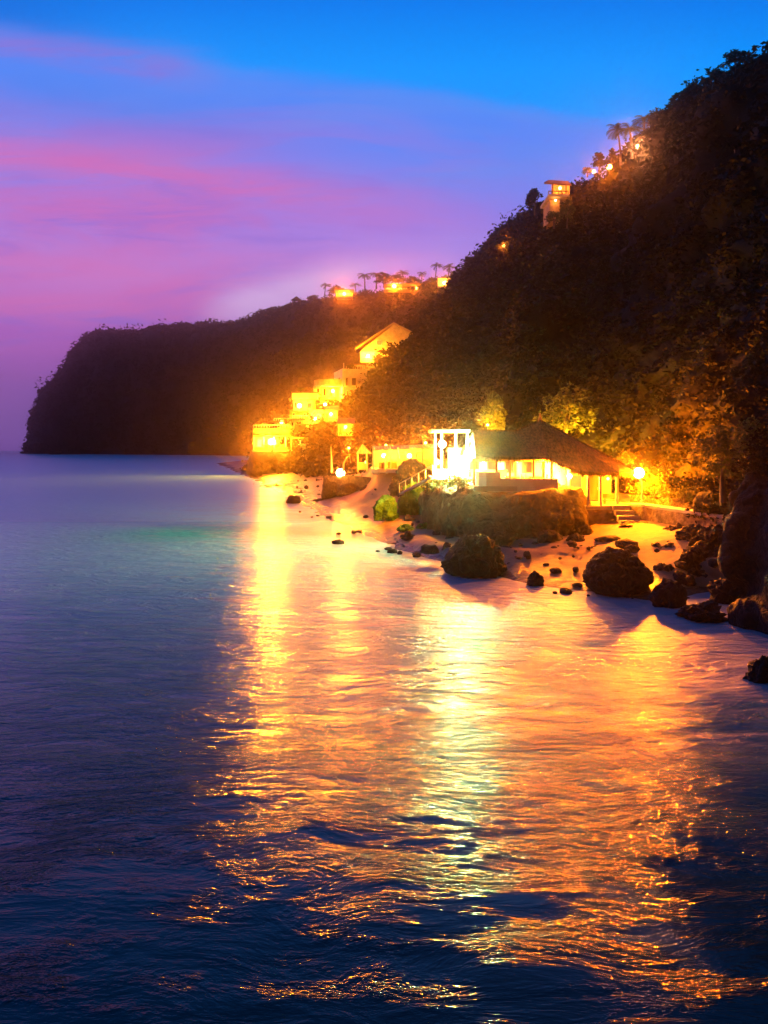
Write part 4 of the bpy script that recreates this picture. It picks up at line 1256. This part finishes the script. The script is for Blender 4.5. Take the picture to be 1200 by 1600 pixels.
win_w(539.5, 544, 590, 603, 'glass'); win_w(549, 557, 590, 603, 'glass'); win_w(562, 568, 604, 614, 'lit_dim')
sw_ = MB().prism(pl((526, 266.9), (532, 261.2), (531.6, 260.9), (525.6, 266.6)), at(0, 604, 258).z, at(0, 588, 258).z).build('window', M['pale_wood'], h)
MB().prism(pl((526.4, 266.3), (531.3, 261.5), (531.1, 261.3), (526.2, 266.1)), at(0, 603, 258).z, at(0, 589, 258).z).build('pane', M['glass'], sw_)
cz = at(0, 603, 256).z
arc = [(at(534, 600, 257).x, 257.5)] + [(at(488, 600, 258).x + 6 * (1 - math.cos(t)), 264 - 7.5 * math.sin(t)) for t in [math.pi / 2 * (1 - i / 8) for i in range(9)]] + [(at(490, 600, 268).x, 270), (at(530, 600, 268).x, 270)]
arc = arc[::-1]
MB().prism(arc, cz, cz + .5).build('balcony_floor', M['concrete'], h)
MB().prism(arc[2:], cz + .5, at(0, 592, 256).z).build('balcony_parapet', M['ochre'], h)
MB().pbox(490, 522, 604, 622, 268, .4).build('lower_room', M['plaster'], h)
MB().pbox(489, 524, 620, 624, 258, 12).build('lower_slab', M['wood'], h)
for x in (492, 502, 512, 521): MB().pbox(x - .5, x + .5, 603, 620, 258.6, .3).build('post', M['wood'], h)
for x in (495, 505, 515): win(h, x, x + 4.5, 607, 619, 267.9, 'glass', .15)
MB().pbox(538, 572, 604.4, 605.4, 256.2, .9).build('string_course', M['ochre'], h)
win_w(541, 545, 610, 620, 'glass'); win_w(551, 556, 610, 622, 'lit_dim')
MB().pbox(541, 572, 568, 569, 262, 8).build('pergola_beam', M['wood'], h)
for x in (542, 556, 571): MB().pbox(x - .5, x + .5, 569, 577, 262.4, .3).build('pergola_post', M['wood'], h)
MB().pbox(536.3, 537.7, 567, 577, 261, .4).build('roof_post', M['plaster'], h)
railing(h, 541, 570, 571, 577, 263, 9)
# gabled villa on top
h = thing('gabled_villa', 'large villa with a broad yellow gable at the top of the houses', 'villa', at(605, 575, 290))
D = 286
G_ = [at(557, 545, D), at(615, 507, D), at(672, 536, D), at(672, 578, D), at(565, 578, D), at(565, 547, D)]
dp = Vector((0, 16, 0))
MB().add([*G_[1:], *[p + dp for p in G_[1:]]], [(4, 3, 2, 1, 0)[::-1], (5, 6, 7, 8, 9)[::-1]] + [(i, 5 + i, 5 + (i + 1) % 5, (i + 1) % 5) for i in range(5)]).build('wall', M['cream'], h)
rl_ = MB()
k = Vector((0, -1.2, 0))
for a, b in ((at(555, 544, D), at(615, 504, D)), (at(615, 504, D), at(676, 535, D))):
    rl_.slab([a + k, b + k, b + dp, a + dp], .5)
rl_.build('roof', M['pale_tile'], h)
win(h, 563, 587, 549, 562, D - .05, 'lit'); win(h, 589, 595, 551, 560, D - .05, 'glass'); win(h, 588, 597, 531, 540, D - .05, 'lit_dim')
MB().pbox(563, 603, 563, 566, D - 4, 3.8).build('balcony_floor', M['concrete'], h)
railing(h, 564, 602, 557.5, 563, D - 3.9, 10, 'cream')
# small hut on stilts
h = thing('stilt_hut', 'small yellow hut on stilts at the edge of the rocks', 'hut', at(482, 725, 238))
MB().pbox(472, 494, 696, 712, 238, 5).build('wall', M['cream'], h)
MB().pbox(471, 490, 712, 716, 236, 7).build('floor', M['pale_wood'], h)
MB().slab([at(469, 697, 237), at(497, 694, 237), at(497, 691, 244), at(469, 693, 244)], .3).build('roof', M['tile'], h)
win(h, 479, 484.5, 701, 707, 238, 'glass', .1)
for px in (473, 480, 488): MB().tube([at(px, 738, 238), at(px, 716, 238)], .25, 6).build('stilt', M['wood'], h)
# red roofed shelter right of the gable
h = thing('roofed_gate', 'small red roofed shelter beside the stair right of the gabled villa', 'shelter', at(662, 535, 292))
MB().slab([at(646, 532, 284), at(676, 530, 284), at(672, 525, 289), at(650, 526, 289)], .3).build('roof', M['tile'], h)
for px in (649, 673): MB().pbox(px - .7, px + .7, 531, 545, 285, .4).build('post', M['pale_wood'], h)
s_ = MB()
for i in range(12):
    q = at(656 + i * 1.9, 556 - i * 2.6, 284 + i * .8); s_.box(q.x - 1.2, q.x + 1.2, q.y, q.y + 1.0, q.z - 1.2, q.z)
o = s_.build('garden_stair', M['concrete']); tag(o, 'lit outdoor stair climbing right of the gabled villa', 'stair')

for nm, lab, x0, x1, y0, y1, D_ in (('cottage', 'small lit cottage with a tiled roof right of the terraced house', 507, 527, 641, 657, 230),
                                    ('cottage', 'lowest small cottage half hidden by bushes below the white villa', 528, 552, 662, 679, 188)):
    c_ = thing(nm, lab, 'cottage', at((x0 + x1) / 2, y1, D_))
    MB().pbox(x0, x1, y0, y1 + 2, D_, 6).build('wall', M['cream'], c_)
    a_, b_ = at(x0 - 2, y0, D_ - .8), at(x1 + 2, y0, D_ - .8)
    MB().slab([a_, b_, b_ + Vector((0, 4, 1.6)), a_ + Vector((0, 4, 1.6))], .25).build('roof', M['tile'], c_)
    MB().pbox(x0 + 2, x0 + 5.5, y0 + 5, y1, D_ - .1, .08).build('door', M['wood'], c_)
    win(c_, x0 + 8, x0 + 12, y0 + 5, y0 + 11, D_, 'lit', .15); win(c_, x1 - 6, x1 - 2, y0 + 5, y0 + 11, D_, 'glass', .15)
    railing(c_, x0 - 2, x1 + 2, y1 - 4, y1 + 1, D_ - 1.6, 8, 'wood')
lamp(517, 647, 226.5, 5000, WHITE, 'bulb_white', 'lamp before the door of the cottage right of the terraced house', .4, .4, 'wall_lamp')
lamp(540, 667, 184.5, 4000, WARM, 'bulb_warm', 'lamp before the lowest small cottage', .4, .4, 'wall_lamp')
# pale arches and frames standing before the beach bar
for px, wp_, py0, D_, lab in ((606, 9, 714, 101.5, 'pale arch with a round top before the left half of the beach bar'), (629, 11, 712, 99.5, 'pale arch with a round top before the middle of the beach bar'), (655, 9, 710, 97.5, 'narrow pale arch before the right end of the beach bar')):
    l_, r_2 = at(px - wp_ / 2, 735, D_), at(px + wp_ / 2, 735, D_); zt = at(px, py0, D_).z; cxx = (l_.x + r_2.x) / 2; rad = (r_2.x - l_.x) / 2
    o = MB().tube([(l_.x, D_, l_.z)] + [(cxx - rad * math.cos(t), D_, zt + rad * .7 * math.sin(t)) for t in [math.pi * i / 10 for i in range(11)]] + [(r_2.x, D_, r_2.z)], .1, 6).build('garden_arch', M['pale_wood'])
    tag(o, lab, 'arch', 'arches by the beach bar')
# ridge villas
h = thing('ridge_villa', 'flat roofed villa with one wide lit opening at the left of the ridge', 'villa', at(538, 464, 632))
MB().pbox(523, 553, 452, 454, 625, 14).build('roof', M['tile'], h); MB().pbox(525, 551, 454, 466, 634, .6).build('wall', M['cream'], h); MB().pbox(526, 551, 462, 466, 626, 8).build('parapet', M['cream'], h)
win(h, 529, 548, 455.5, 461, 633.9, 'lit', .4)
h = thing('ridge_restaurant', 'long low restaurant with a row of lights along the ridge', 'restaurant', at(634, 455, 552))
MB().pbox(600, 668, 443, 445, 545, 14).build('roof', M['tile'], h); MB().pbox(602, 666, 445, 456, 556, .6).build('wall', M['cream'], h); MB().pbox(600, 668, 452.5, 457, 546, 1).build('parapet', M['wood'], h)
for x in (604, 622, 634, 644, 655): win(h, x, x + 6, 446, 452, 555.8, 'lit', .3)
for x in (601, 612, 629, 641, 652, 666): MB().pbox(x, x + 1, 445, 452.5, 546.2, .5).build('post', M['wood'], h)
h = thing('white_ridge_house', 'small white box house brightly lit at the right end of the ridge', 'house', at(695, 447, 508))
MB().pbox(685, 705, 436, 447, 505, 8).build('wall', M['plaster'], h); MB().pbox(684, 706, 434.5, 436, 504, 10).build('roof', M['concrete'], h); win(h, 688, 702, 438, 445, 505, 'lit', .4)
h = thing('gazebo', 'dark little pitched roof gazebo at the far left of the ridge', 'gazebo', at(463, 474, 700))
a = at(463, 463, 700); z0 = at(0, 469, 700).z
MB().tube([(a.x, a.y, z0), (a.x, a.y, z0 + .8), (a.x, a.y, a.z)], [5.5, 4, .3], 8).build('roof', M['roof'], h)
for s in (-1, 1): MB().box(a.x + s * 3.6 - .3, a.x + s * 3.6 + .3, a.y - .3, a.y + .3, at(0, 477, 700).z, z0).build('post', M['wood'], h)

# clifftop villa
h = thing('clifftop_villa', 'two storey villa with a flat dark roof high on the hill skyline', 'villa', at(872, 343, 177))
MB().slab([at(850, 285, 172), at(893, 288, 172), at(888, 283, 183), at(857, 281, 183)], .35).build('roof', M['tile'], h)
MB().pbox(862, 890, 287, 303, 182, .3).build('room_wall', M['cream'], h)
MB().pbox(857, 890, 303, 307, 174, 9).build('balcony_floor', M['concrete'], h)
railing(h, 857, 888, 298, 303, 174.1, 7, 'wood')
MB().pbox(859, 875, 312, 345, 175.5, 7).build('lower_wall', M['ochre'], h)
MB().pbox(863, 864.5, 287, 303, 174.6, .25).pbox(884, 885.5, 287, 303, 174.6, .25).build('post', M['wood'], h)
win(h, 868, 883, 289, 299, 181.9, 'lit_dim', .15)


# ------------------------------------------------------------------ trees
def crown_leaves(rx, rz, n_cl, per, leaf, gen, zc):
    dirs = gen.normal(size=(n_cl, 3)); dirs /= np.linalg.norm(dirs, axis=1, keepdims=True)
    dirs[:, 2] = np.where(dirs[:, 2] < -0.75, -dirs[:, 2], dirs[:, 2])
    C = dirs * (gen.uniform(0.45, 1.0, (n_cl, 1))) * np.array([rx, rx, rz]); C[:, 2] += zc
    r = gen.uniform(0.2, 0.38, n_cl) * rx
    q = gen.normal(size=(n_cl, per, 3)); q /= np.linalg.norm(q, axis=2, keepdims=True)
    L = C[:, None] + q * (gen.uniform(0.3, 1, (n_cl, per, 1)) ** .6) * r[:, None, None] * np.array([1, 1, .75])
    return leaf_quads(L.reshape(-1, 3), np.full(n_cl * per, leaf), .4, gen), C


def make_tree(name, rx, rz, hh, n_cl, per, leaf, seed, mat='leaf_tree'):
    """tree mesh pair with its base at the origin; hh: height of crown centre"""
    gen = np.random.default_rng(seed)
    (V, Fq), C = crown_leaves(rx, rz, n_cl, per, leaf, gen, hh)
    root = bpy.data.objects.new(name, None); COL.objects.link(root); root.empty_display_size = .3
    mb = MB(); r0 = rx * .075
    mb.tube([(0, 0, -.6), (rx * .04, 0, hh * .45), (0, rx * .05, hh)], [r0 * 1.5, r0, r0 * .5], 8)
    for i in range(6):
        c = C[gen.integers(len(C))]
        mb.tube([(0, 0, hh * gen.uniform(.4, .7)), (c[0] * .5, c[1] * .5, (c[2] + hh) * .48), tuple(c)], [r0 * .6, r0 * .38, r0 * .12], 5)
    tr = mb.build('trunk', M['trunk'], root, local=True)
    cr = np_mesh('crown', V, Fq, M[mat], root)
    return root


def copy_tree(o, parent=None):
    c = o.copy(); COL.objects.link(c)
    if parent is not None: c.parent = parent
    for ch in list(o.children): copy_tree(ch, c)
    return c


def place(src, first, px, py, D, wpx, hpx, label, cat, group, dims, rot=None):
    o = src if first else copy_tree(src)
    k = D / F
    o.location = at(px, py, D)
    o.scale = (wpx * k / dims[0], wpx * k / dims[0], hpx * k / dims[1])
    o.rotation_euler = (0, 0, random.uniform(0, 6.28) if rot is None else rot)
    tag(o, label, cat, group)
    return o


def plant(kind, entries, cat, group):
    protos, dims = PROTO[kind]
    for i, (px, py, D, w_, h_, label) in enumerate(entries):
        j = i % len(protos)
        place(protos[j], not USED.get((kind, j)), px, py, D, w_, h_, label, cat, group, dims)
        USED[(kind, j)] = True


USED = {}
PROTO = {
    'tree': ([make_tree('broadleaf_tree', 2.6, 2.7, 3.4, 70, 26, .2, 21), make_tree('broadleaf_tree', 2.6, 2.9, 3.3, 64, 28, .2, 22)], (5.8, 6.8)),
    'dark': ([make_tree('hill_tree', 2.6, 2.4, 2.6, 40, 24, .34, 23, 'leaf'), make_tree('hill_tree', 2.6, 2.6, 2.8, 36, 26, .34, 24, 'leaf')], (5.8, 5.8)),
    'bush': ([make_tree('bush', 2.0, 1.5, 1.2, 26, 26, .2, 25, 'leaf_tree')], (4.4, 2.9)),
}
plant('tree', [
    (885, 700, 82, 100, 106, 'leafy tree glowing yellow green behind the pavilion roof peak'),
    (1130, 775, 52, 110, 120, 'leafy tree at the cliff edge catching specks of lamplight'),
    (1180, 745, 46, 70, 100, 'leafy tree against the right edge above the foreground cliff'),
    (770, 690, 86, 56, 70, 'bright leafy tree behind the left gable of the pavilion'),
], 'tree', 'lamp lit trees by the pavilion')
plant('dark', [
    (615, 585, 262, 66, 56, 'dark round tree covering the right half of the gabled villa'),
    (655, 590, 250, 70, 60, 'dark tree just right of the round tree before the gabled villa'),
    (590, 632, 238, 50, 48, 'dark tree right of the white villa'),
    (565, 660, 225, 50, 44, 'dark tree below the white villa above the beach'),
    (518, 704, 200, 40, 34, 'dark tree right of the low terrace bar'),
    (836, 332, 215, 40, 40, 'bushy dark tree left of the clifftop villa on the skyline'),
    (936, 268, 180, 26, 34, 'twin topped dark tree left of the amber crest lamp'),
    (955, 266, 180, 26, 34, 'dark tree behind the amber crest lamp'),
    (735, 420, 310, 30, 22, 'spiky dark tree where the near hill meets the ridge'),
    (760, 400, 300, 28, 20, 'small dark tree left of the lamp lit bush on the skyline'),
    (527, 462, 640, 30, 18, 'round tree right beside the left ridge villa'),
    (600, 447, 560, 34, 22, 'broad dark tree behind the left end of the ridge restaurant'),
    (622, 446, 562, 26, 20, 'dark tree behind the middle of the ridge restaurant'),
    (645, 447, 562, 30, 16, 'low dark tree behind the right end of the ridge restaurant'),
    (676, 446, 530, 26, 14, 'low dark tree left of the white ridge house'),
    (490, 472, 700, 22, 12, 'small round tree between gazebo and the left ridge palm'),
    (1085, 163, 140, 48, 32, 'dark tree bulging from the upper skyline of the near hill'),
    (1150, 110, 124, 50, 32, 'topmost dark tree at the right end of the skyline'),
    (1030, 196, 155, 38, 30, 'dark tree just right of the crest palms'),
    (1120, 136, 132, 44, 28, 'dark tree second from the top of the skyline'),
], 'tree', 'dark trees on the hills')
plant('bush', [
    (787, 396, 262, 26, 20, 'bush glowing orange from a hidden lamp on the hill skyline'),
    (682, 512, 328, 40, 34, 'bush glowing yellow round a garden lamp above the gabled villa'),
    (886, 348, 171, 30, 42, 'dark bush crowding the right side of the clifftop villa'),
    (866, 352, 169, 36, 24, 'bush in front of the lower wall of the clifftop villa'),
    (918, 274, 180, 22, 14, 'lit bush left of the amber crest lamp'),
    (715, 770, 68, 60, 30, 'white lit shrub on top of the outcrop under the flood lamp'),
    (680, 775, 74, 50, 30, 'green lit shrub on the outcrop below the pergola'),
    (770, 655, 88, 36, 50, 'bright yellow shrub on the slope above the left gable'),
    (978, 735, 70, 40, 34, 'yellow lit shrub peeping over the right end of the pavilion roof'),
    (1040, 762, 64, 40, 24, 'yellow shrub on the stone bank right of the path lamp'),
    (1070, 782, 60, 34, 22, 'small yellow shrub further along the stone bank'),
    (562, 682, 184, 30, 24, 'lit bush on the slope right of the lowest small cottage'),
    (502, 676, 232, 28, 18, 'lit bush right of the passage lamp by the terraced house'),
    (505, 700, 240, 30, 18, 'bush right of the thatched sunshade'),
    (447, 663, 253, 18, 9, 'potted plant on the roof terrace of the waterfront restaurant'),
    (470, 613, 255, 20, 8, 'row of plants along the top parapet of the terraced house'),
    (549, 642, 236, 30, 22, 'bush climbing the wall below the front of the white villa'),
    (690, 486, 350, 22, 20, 'bush beside the middle lamp of the hillside stair'),
    (655, 552, 284, 22, 14, 'bush at the foot of the garden stair by the gabled villa'),
    (548, 578, 262, 22, 10, 'potted shrubs on the roof of the white villa'),
    (425, 704, 245.4, 40, 14, 'row of yellow lit plants below the waterfront restaurant front'),
], 'shrub', 'lamp lit shrubs')


def make_palm(seed, hh):
    gen = np.random.default_rng(seed)
    root = bpy.data.objects.new('palm_tree', None); COL.objects.link(root); root.empty_display_size = .3
    lean = gen.uniform(-.8, .8)
    MB().tube([(0, 0, -.5), (lean * .1, 0, hh * .3), (lean * .5, 0, hh * .7), (lean, 0, hh)], [.26, .19, .16, .14], 7).build('trunk', M['trunk'], root, local=True)
    fr = MB()
    for i in range(15):
        az = i * 2.4 + gen.uniform(-.2, .2); el = gen.uniform(-.1, 1.1); Ln = gen.uniform(2.3, 3.0)
        pts = []; p = Vector((lean, 0, hh)); e = el
        for s in range(9):
            pts.append(p.copy())
            p = p + Vector((math.cos(az) * math.cos(e), math.sin(az) * math.cos(e), math.sin(e))) * (Ln / 8)
            e -= 0.22
        side = Vector((-math.sin(az), math.cos(az), 0))
        fr.tube(pts, [.04 - .0035 * s for s in range(9)], 4)
        for s in range(1, 9):
            q = pts[s]; d_ = (pts[s] - pts[s - 1]).normalized(); ln = 0.75 * math.sin(math.pi * (s + .8) / 10.5)
            for sg in (-1, 1):
                for off in (0, .5):
                    q2 = q - d_ * (Ln / 8 * off)
                    tip = q2 + side * sg * ln + d_ * ln * .5 - Vector((0, 0, ln * .45))
                    fr.add([q2 - d_ * .07, q2 + d_ * .07, tip], [(0, 1, 2)])
    fr.build('crown', M['palm'], root, local=True)
    return root


PROTO['palm'] = ([make_palm(31, 6.5), make_palm(32, 6.2), make_palm(33, 7.0)], (5.4, 7.8))
plant('palm', [
    (970, 254, 165, 44, 62, 'thin dark palm standing alone on the crest of the near hill'),
    (988, 244, 162, 54, 56, 'palm with pink lit fronds right of the lone crest palm'),
    (1006, 234, 160, 50, 52, 'pink lit palm closest to the dark slope on the crest'),
    (507, 466, 660, 22, 24, 'leftmost small palm on the far ridge'),
    (556, 460, 630, 22, 20, 'palm right of the left ridge villa'),
    (570, 455, 620, 30, 28, 'palm lit orange between the ridge villa and the ridge restaurant'),
    (588, 450, 570, 30, 26, 'palm rising over the left end of the ridge restaurant'),
    (631, 446, 565, 26, 26, 'palm rising over the middle of the ridge restaurant'),
    (659, 447, 555, 20, 22, 'short palm at the right end of the ridge restaurant'),
    (680, 440, 540, 24, 30, 'taller palm left above the white ridge house'),
    (700, 440, 535, 30, 28, 'palm with spread fronds right above the white ridge house'),
], 'palm tree', 'palms on the skyline')

# ------------------------------------------------------------------ haze
hz = MB().box(-4200, 4200, -40, 2050, -4.5, 200).build('haze', bpy.data.materials.new('haze_air'))
hz['kind'] = 'stuff'
m = hz.data.materials[0]; m.use_nodes = True; m.node_tree.nodes.clear()
nt = NT(m.node_tree); out = nt.node('ShaderNodeOutputMaterial')
pvn = nt.node('ShaderNodeVolumePrincipled', {'Color': (1.0, 0.78, 0.6, 1), 'Density': 0.0004, 'Anisotropy': 0.97})
nt.l.new(pvn.outputs[0], out.inputs['Volume'])
